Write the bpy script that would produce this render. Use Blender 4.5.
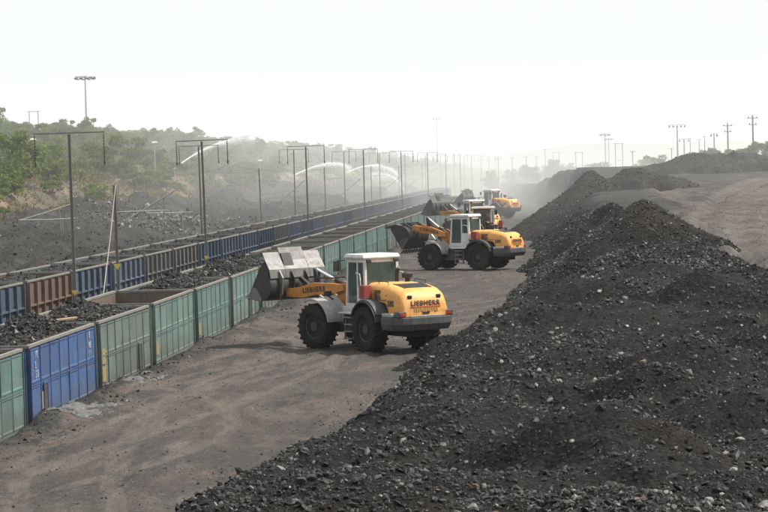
import bpy, math, random
import numpy as np
from mathutils import Vector, Matrix

for o in list(bpy.data.objects):
    bpy.data.objects.remove(o, do_unlink=True)
SC = bpy.context.scene
COL = SC.collection
R = math.radians

# ---------------------------------------------------------------- camera
F_PX, PITCH, ROLL, CAM_Z = 2550.0, math.atan(90 / 2550.0), 0.028, 7.0
cd = bpy.data.cameras.new('camera')
cam = bpy.data.objects.new('camera', cd)
COL.objects.link(cam)
cd.sensor_width = 36.0
cd.lens = 36.0 * F_PX / 768.0
cd.clip_start, cd.clip_end = 0.5, 20000.0
_F = Vector((0, math.cos(PITCH), -math.sin(PITCH)))
_U = Vector((0, math.sin(PITCH), math.cos(PITCH)))
_RT = math.cos(ROLL) * Vector((1, 0, 0)) - math.sin(ROLL) * _U
_UP = math.sin(ROLL) * Vector((1, 0, 0)) + math.cos(ROLL) * _U
m = Matrix.Identity(4)
for i in range(3):
    m[i][0], m[i][1], m[i][2] = _RT[i], _UP[i], -_F[i]
m[2][3] = CAM_Z
cam.matrix_world = m
SC.camera = cam

# ---------------------------------------------------------------- sky, sun, exposure
SUN_EL, SUN_AZ = R(56), R(94)          # azimuth measured from +Y towards +X
SUN_STRENGTH, SKY_STRENGTH, EXPOSURE = 4.3, 0.115, 0.62
w = bpy.data.worlds.new('World')
SC.world = w
w.use_nodes = True
nt = w.node_tree
nt.nodes.clear()
wo = nt.nodes.new('ShaderNodeOutputWorld')
bg = nt.nodes.new('ShaderNodeBackground')
sky = nt.nodes.new('ShaderNodeTexSky')
sky.sky_type = 'NISHITA'
sky.sun_disc = False
sky.sun_elevation = SUN_EL
sky.sun_rotation = SUN_AZ
sky.air_density, sky.dust_density, sky.ozone_density = 1.0, 9.0, 1.0
wm = nt.nodes.new('ShaderNodeMixRGB')            # thin high overcast over the clear sky
wm.inputs['Fac'].default_value = 0.8
wm.inputs['Color2'].default_value = (6.75, 7.05, 6.95, 1)
nt.links.new(sky.outputs['Color'], wm.inputs['Color1'])
nt.links.new(wm.outputs['Color'], bg.inputs['Color'])
bg.inputs['Strength'].default_value = SKY_STRENGTH
nt.links.new(bg.outputs['Background'], wo.inputs['Surface'])
sl = bpy.data.lights.new('sun', 'SUN')
sl.energy, sl.angle, sl.color = SUN_STRENGTH, R(3.0), (1.0, 0.96, 0.90)
sun = bpy.data.objects.new('sun', sl)
COL.objects.link(sun)
sd = Vector((math.sin(SUN_AZ) * math.cos(SUN_EL), math.cos(SUN_AZ) * math.cos(SUN_EL), math.sin(SUN_EL)))
sun.rotation_euler = sd.to_track_quat('Z', 'Y').to_euler()
sun.location = (40, 60, 90)
vs = SC.view_settings
vs.view_transform, vs.look, vs.exposure, vs.gamma = 'Standard', 'None', EXPOSURE, 1.0
vs.use_curve_mapping = False
cy = SC.cycles
cy.max_bounces, cy.diffuse_bounces, cy.glossy_bounces, cy.transmission_bounces = 6, 2, 2, 4
cy.transparent_max_bounces, cy.volume_bounces = 24, 1
cy.use_denoising = True
cy.caustics_reflective = cy.caustics_refractive = False

# ---------------------------------------------------------------- pixel helpers (measuring only)
def pxc(px, py):
    dx, dy = px - 384.0, py - 256.0
    return dx * math.cos(ROLL) - dy * math.sin(ROLL), dx * math.sin(ROLL) + dy * math.cos(ROLL)

def ray(px, py):
    x, y = pxc(px, py)
    d = Vector((x, 0, 0)) - _U * y + _F * F_PX
    return d / d.y

def at_y(px, py, Y):
    r = ray(px, py)
    return Vector((r.x * Y, Y, CAM_Z + r.z * Y))

def on_z(px, py, z=0.0):
    r = ray(px, py)
    return at_y(px, py, (z - CAM_Z) / r.z)

# ---------------------------------------------------------------- noise
def _hash(ix, iy, seed):
    h = (ix.astype(np.int64) * 374761393 + iy.astype(np.int64) * 668265263 + seed * 1442695041) & 0xFFFFFFFF
    h = ((h ^ (h >> 13)) * 1274126177) & 0xFFFFFFFF
    h = h ^ (h >> 16)
    return (h & 0xFFFFFF) / float(0xFFFFFF)

def vnoise(x, y, seed=0):
    x = np.asarray(x, float); y = np.asarray(y, float)
    ix, iy = np.floor(x), np.floor(y)
    fx, fy = x - ix, y - iy
    fx = fx * fx * (3 - 2 * fx); fy = fy * fy * (3 - 2 * fy)
    a = _hash(ix, iy, seed); b = _hash(ix + 1, iy, seed)
    c = _hash(ix, iy + 1, seed); d = _hash(ix + 1, iy + 1, seed)
    return (a + (b - a) * fx) * (1 - fy) + (c + (d - c) * fx) * fy - 0.5

def fbm(x, y, seed=0, octv=4, gain=0.5):
    s = 0; a = 1.0; f = 1.0
    for k in range(octv):
        s = s + a * vnoise(x * f + 17.3 * k, y * f - 9.1 * k, seed + k)
        a *= gain; f *= 2.03
    return s

def sstep(a, b, x):
    t = np.clip((np.asarray(x, float) - a) / (b - a), 0, 1)
    return t * t * (3 - 2 * t)

def smin(a, b, k):
    h = np.clip(0.5 + 0.5 * (b - a) / k, 0, 1)
    return b + (a - b) * h - k * h * (1 - h)

# ---------------------------------------------------------------- objects and tags
def tag(o, label=None, cat=None, group=None, kind=None):
    if label: o['label'] = label
    if cat: o['category'] = cat
    if group: o['group'] = group
    if kind: o['kind'] = kind
    return o

def empty(name, loc=(0, 0, 0), rz=0.0, label=None, cat=None, group=None):
    o = bpy.data.objects.new(name, None)
    COL.objects.link(o)
    o.location = loc
    o.rotation_euler = (0, 0, rz)
    o.empty_display_size = 0.3
    return tag(o, label, cat, group)

def mobj(name, mesh, parent=None, loc=None):
    o = bpy.data.objects.new(name, mesh)
    COL.objects.link(o)
    if parent: o.parent = parent
    if loc is not None: o.location = loc
    return o

_ones = ['', 'first', 'second', 'third', 'fourth', 'fifth', 'sixth', 'seventh', 'eighth', 'ninth', 'tenth', 'eleventh',
         'twelfth', 'thirteenth', 'fourteenth', 'fifteenth', 'sixteenth', 'seventeenth', 'eighteenth', 'nineteenth']
_tens = {20: ('twentieth', 'twenty'), 30: ('thirtieth', 'thirty'), 40: ('fortieth', 'forty'), 50: ('fiftieth', 'fifty')}
def ordinal(n):
    if n < 20: return _ones[n]
    t = n // 10 * 10
    return _tens[t][0] if n == t else _tens[t][1] + '-' + _ones[n - t]

class MB:
    """collects shapes, builds one mesh"""
    def __init__(s, M=None):
        s.v, s.f, s.mi, s.M, s.cur = [], [], [], M, 0
    def add(s, vs, fs, mtx=None):
        b = len(s.v)
        for p in vs:
            p = Vector(p)
            if mtx is not None: p = mtx @ p
            if s.M is not None: p = s.M @ p
            s.v.append(p[:])
        for f in fs:
            s.f.append([i + b for i in f]); s.mi.append(s.cur)
        return s
    def box(s, c, d, rot=None):
        x, y, z = d[0] / 2, d[1] / 2, d[2] / 2
        vs = [(-x, -y, -z), (x, -y, -z), (x, y, -z), (-x, y, -z), (-x, -y, z), (x, -y, z), (x, y, z), (-x, y, z)]
        m = Matrix.Translation(c)
        if rot is not None: m = m @ rot
        return s.add(vs, [(3, 2, 1, 0), (4, 5, 6, 7), (0, 1, 5, 4), (1, 2, 6, 5), (2, 3, 7, 6), (3, 0, 4, 7)], m)
    def bb(s, x0, x1, y0, y1, z0, z1):
        return s.box(((x0 + x1) / 2, (y0 + y1) / 2, (z0 + z1) / 2), (x1 - x0, y1 - y0, z1 - z0))
    def bar(s, p, q, w, h=None, up=(0, 0, 1)):
        p, q = Vector(p), Vector(q); h = h or w
        d = q - p; L = d.length
        if L < 1e-6: return s
        x = d / L; u = Vector(up)
        if abs(x.dot(u)) > 0.98: u = Vector((1, 0, 0)) if abs(x.x) < 0.9 else Vector((0, 1, 0))
        y = u.cross(x).normalized(); z = x.cross(y)
        m = Matrix(((x.x, y.x, z.x), (x.y, y.y, z.y), (x.z, y.z, z.z)))
        return s.box((p + q) / 2, (L, w, h), m.to_4x4())
    def tube(s, pts, r, n=8, cap=True):
        pts = [Vector(p) for p in pts]
        rs = r if isinstance(r, (list, tuple)) else [r] * len(pts)
        vs, fs = [], []
        for i, p in enumerate(pts):
            d = (pts[min(i + 1, len(pts) - 1)] - pts[max(i - 1, 0)]).normalized()
            u = Vector((0, 0, 1)) if abs(d.z) < 0.95 else Vector((1, 0, 0))
            a = u.cross(d).normalized(); b = d.cross(a)
            for k in range(n):
                t = 2 * math.pi * k / n
                vs.append(p + (a * math.cos(t) + b * math.sin(t)) * rs[i])
        for i in range(len(pts) - 1):
            for k in range(n):
                k2 = (k + 1) % n
                fs.append((i * n + k, i * n + k2, (i + 1) * n + k2, (i + 1) * n + k))
        if cap:
            fs.append(tuple(range(n - 1, -1, -1)))
            fs.append(tuple((len(pts) - 1) * n + k for k in range(n)))
        return s.add(vs, fs)
    def lathe(s, prof, n, c=(0, 0, 0), axis='Y'):
        """prof: (radius, along)"""
        vs, fs = [], []
        for (r, a) in prof:
            for k in range(n):
                t = 2 * math.pi * k / n
                u, v = r * math.cos(t), r * math.sin(t)
                p = {'Y': (u, a, v), 'Z': (u, v, a), 'X': (a, u, v)}[axis]
                vs.append((p[0] + c[0], p[1] + c[1], p[2] + c[2]))
        for i in range(len(prof) - 1):
            for k in range(n):
                k2 = (k + 1) % n
                fs.append((i * n + k, i * n + k2, (i + 1) * n + k2, (i + 1) * n + k))
        fs.append(tuple(range(n - 1, -1, -1)))
        fs.append(tuple((len(prof) - 1) * n + k for k in range(n)))
        return s.add(vs, fs)
    def prism(s, poly, y0, y1):
        """poly of (x, z), extruded along y"""
        n = len(poly)
        vs = [(x, y0, z) for x, z in poly] + [(x, y1, z) for x, z in poly]
        fs = [tuple(range(n)), tuple(range(2 * n - 1, n - 1, -1))]
        for k in range(n):
            k2 = (k + 1) % n
            fs.append((k2, k, n + k, n + k2))
        return s.add(vs, fs)
    def loft(s, secs, cap=True, closed=True):
        n = len(secs[0]); vs = [p for sec in secs for p in sec]; fs = []
        for i in range(len(secs) - 1):
            for k in range(n if closed else n - 1):
                k2 = (k + 1) % n
                fs.append((i * n + k, i * n + k2, (i + 1) * n + k2, (i + 1) * n + k))
        if cap:
            fs.append(tuple(range(n - 1, -1, -1)))
            fs.append(tuple((len(secs) - 1) * n + k for k in range(n)))
        return s.add(vs, fs)
    def mesh(s, name, mats, smooth=None):
        me = bpy.data.meshes.new(name)
        me.from_pydata(s.v, [], s.f)
        for mt in (mats if isinstance(mats, (list, tuple)) else [mats]): me.materials.append(mt)
        me.polygons.foreach_set('material_index', s.mi)
        import bmesh
        bm = bmesh.new(); bm.from_mesh(me)
        bmesh.ops.recalc_face_normals(bm, faces=bm.faces)
        bm.to_mesh(me); bm.free()
        if smooth is not None:
            me.polygons.foreach_set('use_smooth', [True] * len(me.polygons))
            me.set_sharp_from_angle(angle=R(smooth))
        me.update()
        return me
    def build(s, name, mats, parent=None, smooth=None, bev=0.0, loc=None):
        o = mobj(name, s.mesh(name, mats, smooth), parent, loc)
        if bev:
            b = o.modifiers.new('edge', 'BEVEL'); b.width = bev; b.segments = 2; b.limit_method = 'ANGLE'; b.angle_limit = R(40)
        return o

def np_mesh(name, V, Fq, mats, attrs=None, smooth=True):
    """V n x 3, Fq m x k (numpy)"""
    me = bpy.data.meshes.new(name)
    V = np.ascontiguousarray(V, np.float32); Fq = np.ascontiguousarray(Fq, np.int32)
    k = Fq.shape[1]
    me.vertices.add(len(V)); me.vertices.foreach_set('co', V.ravel())
    me.loops.add(Fq.size); me.loops.foreach_set('vertex_index', Fq.ravel())
    me.polygons.add(len(Fq))
    me.polygons.foreach_set('loop_start', np.arange(0, Fq.size, k, dtype=np.int32))
    me.polygons.foreach_set('loop_total', np.full(len(Fq), k, np.int32))
    me.polygons.foreach_set('use_smooth', np.full(len(Fq), smooth))
    for mt in (mats if isinstance(mats, (list, tuple)) else [mats]): me.materials.append(mt)
    for an, av in (attrs or {}).items():
        a = me.attributes.new(an, 'FLOAT', 'POINT'); a.data.foreach_set('value', np.ascontiguousarray(av, np.float32))
    me.update(calc_edges=True); me.validate()
    return me

def grid_faces(nx, ny, keep=None):
    i = np.arange(nx - 1)[None, :] + nx * np.arange(ny - 1)[:, None]
    q = np.stack([i, i + 1, i + 1 + nx, i + nx], -1).reshape(-1, 4)
    if keep is not None: q = q[keep.ravel()[q].any(1)]
    return q

def compact(V, Fq, attrs=None):
    used = np.unique(Fq); mp = np.full(len(V), -1); mp[used] = np.arange(len(used))
    return V[used], mp[Fq], {k: a[used] for k, a in (attrs or {}).items()}

# ---------------------------------------------------------------- materials
class NT:
    def __init__(s, name):
        s.m = bpy.data.materials.new(name); s.m.use_nodes = True
        s.t = s.m.node_tree; s.t.nodes.clear()
        s.out = s.t.nodes.new('ShaderNodeOutputMaterial')
    def n(s, typ, **kw):
        nd = s.t.nodes.new(typ)
        for k, v in kw.items():
            if k in nd.inputs.keys() if hasattr(nd.inputs, 'keys') else False: s.set(nd, k, v)
            else: setattr(nd, k, v)
        return nd
    def set(s, nd, k, v):
        if isinstance(v, bpy.types.NodeSocket): s.t.links.new(v, nd.inputs[k])
        else: nd.inputs[k].default_value = v
    def coord(s, kind='Object', scale=(1, 1, 1), loc=(0, 0, 0)):
        tc = s.t.nodes.new('ShaderNodeTexCoord'); mp = s.t.nodes.new('ShaderNodeMapping')
        s.t.links.new(tc.outputs[kind], mp.inputs['Vector']); mp.inputs['Scale'].default_value = scale
        mp.inputs['Location'].default_value = loc
        return mp.outputs['Vector']
    def world(s, scale=(1, 1, 1)):
        g = s.t.nodes.new('ShaderNodeNewGeometry'); mp = s.t.nodes.new('ShaderNodeMapping')
        s.t.links.new(g.outputs['Position'], mp.inputs['Vector']); mp.inputs['Scale'].default_value = scale
        return mp.outputs['Vector']
    def noise(s, vec, scale, detail=4, rough=0.55, dist=0.0):
        nd = s.t.nodes.new('ShaderNodeTexNoise')
        s.t.links.new(vec, nd.inputs['Vector'])
        nd.inputs['Scale'].default_value = scale; nd.inputs['Detail'].default_value = detail
        nd.inputs['Roughness'].default_value = rough; nd.inputs['Distortion'].default_value = dist
        return nd.outputs['Fac']
    def ramp(s, fac, stops):
        nd = s.t.nodes.new('ShaderNodeValToRGB')
        s.t.links.new(fac, nd.inputs['Fac'])
        e = nd.color_ramp.elements
        while len(e) < len(stops): e.new(0.5)
        for k, (p, c) in enumerate(stops):
            e[k].position = p
            e[k].color = (c, c, c, 1) if isinstance(c, (int, float)) else (*c, 1)
        return nd.outputs['Color']
    def mix(s, fac, a, b, mode='MIX'):
        nd = s.t.nodes.new('ShaderNodeMixRGB'); nd.blend_type = mode
        for k, v in (('Fac', fac), ('Color1', a), ('Color2', b)):
            if isinstance(v, bpy.types.NodeSocket): s.t.links.new(v, nd.inputs[k])
            else: nd.inputs[k].default_value = v if isinstance(v, (int, float)) else (*v, 1)
        return nd.outputs['Color']
    def math(s, op, a, b=0.0, clamp=False):
        nd = s.t.nodes.new('ShaderNodeMath'); nd.operation = op; nd.use_clamp = clamp
        for k, v in ((0, a), (1, b)):
            if isinstance(v, bpy.types.NodeSocket): s.t.links.new(v, nd.inputs[k])
            else: nd.inputs[k].default_value = v
        return nd.outputs[0]
    def attr(s, name):
        nd = s.t.nodes.new('ShaderNodeAttribute'); nd.attribute_name = name
        return nd.outputs['Fac']
    def rnd(s):
        return s.t.nodes.new('ShaderNodeObjectInfo').outputs['Random']
    def bump(s, h, strength=0.4, dist=0.05):
        nd = s.t.nodes.new('ShaderNodeBump')
        s.t.links.new(h, nd.inputs['Height']); nd.inputs['Strength'].default_value = strength
        nd.inputs['Distance'].default_value = dist
        return nd.outputs['Normal']
    def pbr(s, col, rough=0.7, metal=0.0, normal=None, alpha=None, spec=0.4):
        p = s.t.nodes.new('ShaderNodeBsdfPrincipled')
        for k, v in (('Base Color', col), ('Roughness', rough), ('Metallic', metal), ('Normal', normal), ('Alpha', alpha), ('Specular IOR Level', spec)):
            if v is None: continue
            if isinstance(v, bpy.types.NodeSocket): s.t.links.new(v, p.inputs[k])
            else: p.inputs[k].default_value = v if isinstance(v, (int, float)) else (*v, 1)
        s.t.links.new(p.outputs['BSDF'], s.out.inputs['Surface'])
        s.p = p
        return s.m

def painted(name, col, rough=0.5, dust=0.35, dustc=(0.20, 0.17, 0.14), spec=0.4, chip=0.0, chipc=(0.09, 0.06, 0.045), dark=0.75, scale=1.0, metal=0.0, mud=0.0, smear=0.0):
    """machine or wagon paint: mottled, dusty in blotches and streaks, chipped"""
    t = NT(name)
    v = t.coord('Object')
    n1 = t.noise(v, 1.3 * scale, 5, 0.6); n2 = t.noise(t.coord('Object', (6, 6, 0.7)), 1.5 * scale, 4, 0.6); n3 = t.noise(v, 22 * scale, 3, 0.6)
    c = t.mix(t.ramp(n1, [(0.3, 0.0), (0.7, 1.0)]), tuple(x * dark for x in col), tuple(min(1, x * 1.08) for x in col))
    d = t.math('MULTIPLY', t.ramp(t.math('ADD', t.math('MULTIPLY', n2, 0.6), t.math('MULTIPLY', n1, 0.4)), [(0.42, 0.0), (0.68, 1.0)]), dust)
    c = t.mix(d, c, dustc)
    if chip:
        c = t.mix(t.math('MULTIPLY', t.ramp(t.math('ADD', t.math('MULTIPLY', n3, 0.5), t.math('MULTIPLY', n1, 0.5)), [(0.56, 0.0), (0.62, 1.0)]), chip), c, chipc)
    if smear:                                  # coal dust rubbed and blown onto the panels
        n4 = t.noise(t.coord('Object', (1.0, 1.0, 1.6), (3, 1, 7)), 2.6 * scale, 7, 0.72, 0.8)
        c = t.mix(t.math('MULTIPLY', t.ramp(n4, [(0.46, 0.0), (0.70, 1.0)]), smear), c, (0.075, 0.058, 0.042))
    if mud:                                    # mud thrown up from the wheels: heaviest low down
        sp = t.t.nodes.new('ShaderNodeSeparateXYZ'); t.t.links.new(v, sp.inputs[0])
        low = t.math('MULTIPLY', t.math('SUBTRACT', mud, sp.outputs['Z'], True), t.math('ADD', n2, 0.25), True)
        c = t.mix(t.math('MULTIPLY', low, 1.0, True), c, (0.105, 0.09, 0.077))
    r = t.math('ADD', t.math('MULTIPLY', n1, 0.25), rough - 0.1)
    return t.pbr(c, r, metal, t.bump(n3, 0.15, 0.01), spec=spec)
# ================================================================ TERRAIN
K = 0.0745                                   # the tracks run along (K, 1)
def xtoe(Y):
    return np.interp(Y, [15, 40, 53, 62, 75, 89, 101, 113, 140, 174, 230, 290, 340, 400],
                     [-9.0, -5.9, -3.4, -1.7, -0.4, 1.6, 4.6, 6.3, 7.9, 10.4, 13.3, 17.3, 20.2, 25.0])

def plateau(X, Y):
    zp = np.interp(Y, [20, 89, 99, 350, 390, 470, 700], [0.3, 0.6, 2.2, 6.0, 5.6, 3.0, 1.0])
    edge = np.interp(Y, [60, 90, 113, 140, 200, 240, 300, 340], [7.0, 6.5, 9.5, 11.5, 15.5, 18.6, 23.0, 26.5])
    e = edge + 1.6 * fbm(Y / 9.0, Y * 0 + 3.3, 71, 3)
    steep = np.interp(Y, [150, 215], [5.0, 3.2])
    u = sstep(-steep * 0.5, steep * 0.5, X - e)
    return zp * u + u * (0.35 * fbm(X / 9, Y / 14, 5, 4) + 0.10 * fbm(X / 2.2, Y / 2.6, 9, 3))

def hitz(px, py, fn, y0=20.0, y1=900.0):
    r = ray(px, py)
    Ys = np.geomspace(y0, y1, 3000)
    below = fn(r.x * Ys, Ys) >= CAM_Z + r.z * Ys
    k = int(np.argmax(below)) if below.any() else 2999
    return r.x * Ys[k], Ys[k]

def dist_poly(X, Y, pts):
    d = np.full(np.shape(X), 1e9)
    for (ax, ay), (bx, by) in zip(pts[:-1], pts[1:]):
        vx, vy = bx - ax, by - ay
        t = np.clip(((X - ax) * vx + (Y - ay) * vy) / (vx * vx + vy * vy + 1e-9), 0, 1)
        d = np.minimum(d, np.hypot(X - ax - t * vx, Y - ay - t * vy))
    return d

def smooth_poly(pts, n=6):
    P = [Vector((*p, 0)) for p in pts]; out = []
    for i in range(len(P) - 1):
        a, b, c, d = P[max(i - 1, 0)], P[i], P[i + 1], P[min(i + 2, len(P) - 1)]
        for k in range(n):
            t = k / n
            q = 0.5 * ((2 * b) + (c - a) * t + (2 * a - 5 * b + 4 * c - d) * t * t + (3 * b - a - 3 * c + d) * t ** 3)
            out.append((q.x, q.y))
    out.append((P[-1].x, P[-1].y))
    return out

_paths_px = [([(700, 300), (735, 268), (722, 243), (716, 224), (722, 206), (742, 190), (775, 177)], 2.0),
             ([(790, 285), (766, 250), (757, 226), (756, 208), (768, 194), (790, 184)], 2.0),
             ([(640, 243), (684, 239), (677, 252), (690, 266), (715, 280)], 0.5),
             ([(668, 196), (692, 205), (703, 212), (690, 222)], 0.7),
             ([(600, 176), (650, 182), (676, 196)], 1.2)]
ROADS = [(smooth_poly([hitz(x, y, plateau) for x, y in p]), wd) for p, wd in _paths_px]

def ground_z(X, Y):
    X = np.asarray(X, float); Y = np.asarray(Y, float)
    t = X - K * Y
    near = sstep(420, 300, Y)
    g = 0.07 * fbm(X / 5.5, Y / 16.0, 1, 2) + 0.030 * fbm(X / 0.9, Y / 1.6, 2, 4)
    g = g + plateau(X, Y)
    # wheel ruts on the haul roads
    for pts, wd in ROADS:
        d = dist_poly(X, Y, pts)
        if wd > 1: g = g - 0.22 * np.exp(-((d - wd * 0.42) / 0.35) ** 2) + 0.12 * np.exp(-((d - wd * 0.9) / 0.35) ** 2) - 0.10 * sstep(wd, 0, d)
    # curved wheel ruts between the wagons and the ridge
    for (cx, cyy, rr) in RUTS:
        d = np.abs(np.hypot(X - cx, Y - cyy) - rr)
        g = g - 0.05 * np.exp(-((d - 1.05) / 0.28) ** 2) * (0.6 + vnoise(X / 5, Y / 5, 44)) + 0.02 * np.exp(-((d - 1.55) / 0.22) ** 2)
    spill = np.exp(-((t + 15.2) / 0.9) ** 2) * np.clip(0.10 + 0.4 * fbm(X / 2.5, Y / 4, 31, 3), 0, 0.3)
    g = g + spill
    # railway bed
    bed = -1.25 + 0.08 * fbm(X / 1.5, Y / 1.5, 3, 3)
    mid = np.exp(-((t + 21.7) / 1.6) ** 2) * 0.75
    u = sstep(-15.345, -15.395, t)
    # coal yard and hillside beyond the tracks
    c = -t
    yard = np.interp(c, [0, 29.0, 30.5, 34, 44, 50, 54.5, 60, 82, 100, 140, 300, 3000],
                     [-1.2, -1.2, -0.3, 0.1, 2.0, 3.3, 5.6, 7.0, 11.0, 13.2, 12.5, 7.0, 3.0])
    c2 = c + 3.0 * fbm(X / 14, Y / 22, 12, 3)
    scarp = np.interp(c2, [47, 50, 55, 58], [0, -0.4, 0.7, 0])
    yn = sstep(29, 33, c)
    lumpy = 3.8 * np.abs(fbm(X / 6.5, Y / 13.0, 21, 4)) + 0.6 * fbm(X / 1.6, Y / 2.2, 22, 3)
    yard = yard + yn * (lumpy * sstep(56, 48, c) + scarp + 0.8 * fbm(X / 16, Y / 20, 23, 3) * sstep(50, 60, c))
    yard = np.where(c > 52, 5.6 + (yard - 5.6) * np.interp(Y, [200, 270, 400], [0.72, 0.80, 1.0]), yard)
    left = np.where(c > 28.9, yard, bed + mid)
    # beyond the far end everything flattens out towards the plain
    left = left * np.interp(Y, [0, 900, 1600, 4000], [1, 1, 0.6, 0.2])
    return g * (1 - u) + left * u

RUTS = [(-34.0, 70.0, 28.6), (-32.0, 62.0, 28.5), (22.0, 92.0, 27.0), (-40.0, 100.0, 37.6), (30.0, 132.0, 31.5), (-6.0, 96.0, 7.0)]
for _x, _y, _r in [(-10.2, 60, 160), (-8.3, 66, -210), (-6.4, 60, 240), (-7.6, 80, 130), (-4.6, 84, -170), (-3.2, 100, 200), (-0.5, 112, -260), (0.8, 128, 180)]: RUTS.append((_x + _r * 0.9972, _y - _r * 0.0743, abs(_r)))

def road_attr(X, Y):
    r = np.zeros(np.shape(X))
    for pts, wd in ROADS:
        d = dist_poly(X, Y, pts)
        r = np.maximum(r, sstep(wd * 1.3, wd * 0.5, d + 0.35 * fbm(X / 1.5, Y / 3, 90, 2)) * (0.35 + 0.65 * np.cos(d * 4.2 + 0.6) ** 2))
    return r

# ---- the coal ridge and the heaps
MOUNDS = []
for _px, _py, _Y, _sl, _el in [(600, 391, 46, 0.50, 1.2), (486, 392, 58, 0.52, 1.3), (560, 343, 68, 0.50, 1.2), (690, 332, 66, 0.48, 1.2), (748, 380, 54, 0.50, 1.3), (640, 285, 84, 0.55, 1.1), (612, 262, 97, 0.55, 1.2),
                               (700, 266, 84, 0.60, 1.0), (757, 271, 87, 0.60, 1.0), (728, 279, 82, 0.55, 1.0), (518, 343, 81, 0.55, 1.2), (548, 300, 99, 0.5, 1.3), (420, 440, 55, 0.50, 1.2), (375, 470, 49, 0.5, 1.2), (470, 470, 47, 0.55, 1.1), (530, 430, 52, 0.55, 1.2), (650, 440, 43, 0.55, 1.1), (740, 470, 41, 0.5, 1.1), (650, 355, 60, 0.5, 1.2), (760, 320, 71, 0.5, 1.2), (600, 315, 76, 0.55, 1.1), (470, 375, 66, 0.55, 1.1), (552, 268, 122, 0.5, 1.4), (575, 240, 150, 0.5, 1.6)]:
    _p = at_y(_px, _py, _Y); MOUNDS.append((_p.x, _p.y, _p.z + 0.15, _sl * 1.18, _el))
def ridge_z(X, Y):
    X = np.asarray(X, float); Y = np.asarray(Y, float)
    d = X - xtoe(Y) + 0.9 * fbm(X / 4, Y / 5, 41, 3) + 0.35 * fbm(X / 1.1, Y / 1.4, 42, 2)
    hc = np.interp(Y, [15, 30, 45, 54, 64, 76, 86, 100, 130, 170, 215, 260, 300, 335, 345],
                   [2.0, 1.8, 1.4, 1.15, 1.4, 1.8, 2.2, 2.6, 2.8, 3.0, 2.9, 2.6, 1.7, 0.5, -0.5])
    bumps = 0.6 * fbm(X / 4.6, Y / 5.2, 43, 2) + 0.8 * (0.22 - np.abs(vnoise(X / 3.4 + 0.3, Y / 4.0, 48))) + 0.42 * fbm(X / 1.5, Y / 1.7, 44, 3) + 0.10 * fbm(X / 0.5, Y / 0.55, 45, 2)
    top = hc + bumps
    wob = 0.85 * fbm(X / 2.1, Y / 2.6, 49, 3) + 0.18 * fbm(X / 0.6, Y / 0.7, 50, 2)
    for mx, my, mz, msl, mel in MOUNDS:
        rr_ = np.sqrt((X - mx) ** 2 + ((Y - my) / mel) ** 2 + 0.25)
        top = -smin(-top, -(mz - msl * rr_ + wob * np.clip(rr_ / 1.5, 0.25, 1)), 0.25)
    rise = 0.70 * d + 0.30 * fbm(X / 1.1, Y / 1.3, 46, 3)
    h = smin(rise, top, 0.55)
    width = np.interp(Y, [80, 92, 105, 130, 200, 300], [30, 13.0, 8.6, 6.8, 6.6, 6.0])
    fall = top - 0.72 * (d - width + 1.3 * fbm(X / 3, Y / 3, 47, 2))
    h = smin(h, fall, 0.6)
    return h

def cone(cx, cyy, zt, slope, seed, ell=1.0, rot=0.0):
    ca, sa = math.cos(rot), math.sin(rot)
    def fn(X, Y):
        dx, dy = X - cx, Y - cyy
        u, v = dx * ca + dy * sa, (-dx * sa + dy * ca)
        r = np.sqrt(u * u + (v / ell) ** 2 + 0.15)
        r = r * (1 + 0.22 * fbm(X / 3, Y / 3, seed, 2))
        h = zt - slope * r + (0.30 if seed < 210 else 0.75) * fbm(X / 1.7, Y / 2.2, seed + 1, 3) + 0.1 * fbm(X / 0.5, Y / 0.5, seed + 2, 2)
        return smin(h, 0.8 + 0.72 * (X - xtoe(Y)), 0.8) if seed < 220 else h
    fn.c = (cx, cyy)
    return fn

def at_apex(px, py, Y):
    p = at_y(px, py, Y); return p.x, p.y, p.z

HEAPS = []   # (fn, half-width x, half-width y, step, name, label)
def heap(px, py, Y, slope, seed, hw, label, ell=1.0, step=0.2, rot=0.0):
    x, y, z = at_apex(px, py, Y)
    HEAPS.append((cone(x, y, z + 0.3, slope, seed, ell, rot), x, y, hw, hw * max(1, ell), step, label))
heap(628, 193, 130, 0.60, 201, 11.5, 'pointed dark coal heap with grey stones beside the brown haul road', 1.1, 0.16)
heap(601, 203, 165, 0.62, 211, 10.0, 'small black coal heap just behind the pointed heap', 1.2, 0.22)
heap(452, 339, 88, 0.72, 221, 3.0, 'low mound of loose coal jutting out behind the nearest loader', 1.0, 0.09)
heap(592, 170, 238, 0.8, 231, 10.0, 'steep dark spoil bank at the near end of the plateau edge', 2.0, 0.3)
heap(640, 168, 245, 0.42, 241, 9.0, 'rounded spoil mound along the plateau rim beyond the pointed heap', 1.3, 0.35)
heap(738, 152, 310, 0.30, 251, 14.0, 'dark spoil mound on the skyline, higher hump beside the green trees', 1.0, 0.4)
heap(700, 155, 305, 0.26, 261, 13.0, 'long low dark spoil mound on the skyline over the haul road', 1.0, 0.4)
heap(775, 157, 300, 0.35, 271, 7.0, 'dark mound at the skyline cut by the frame edge', 1.0, 0.4)

def surf_z(X, Y):
    z = np.maximum(ground_z(X, Y), ridge_z(X, Y))
    for fn, x, y, hx, hy, st, lb in HEAPS: z = np.maximum(z, np.where((np.abs(X - x) < hx) & (np.abs(Y - y) < hy), fn(X, Y), -99))
    return z

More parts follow.
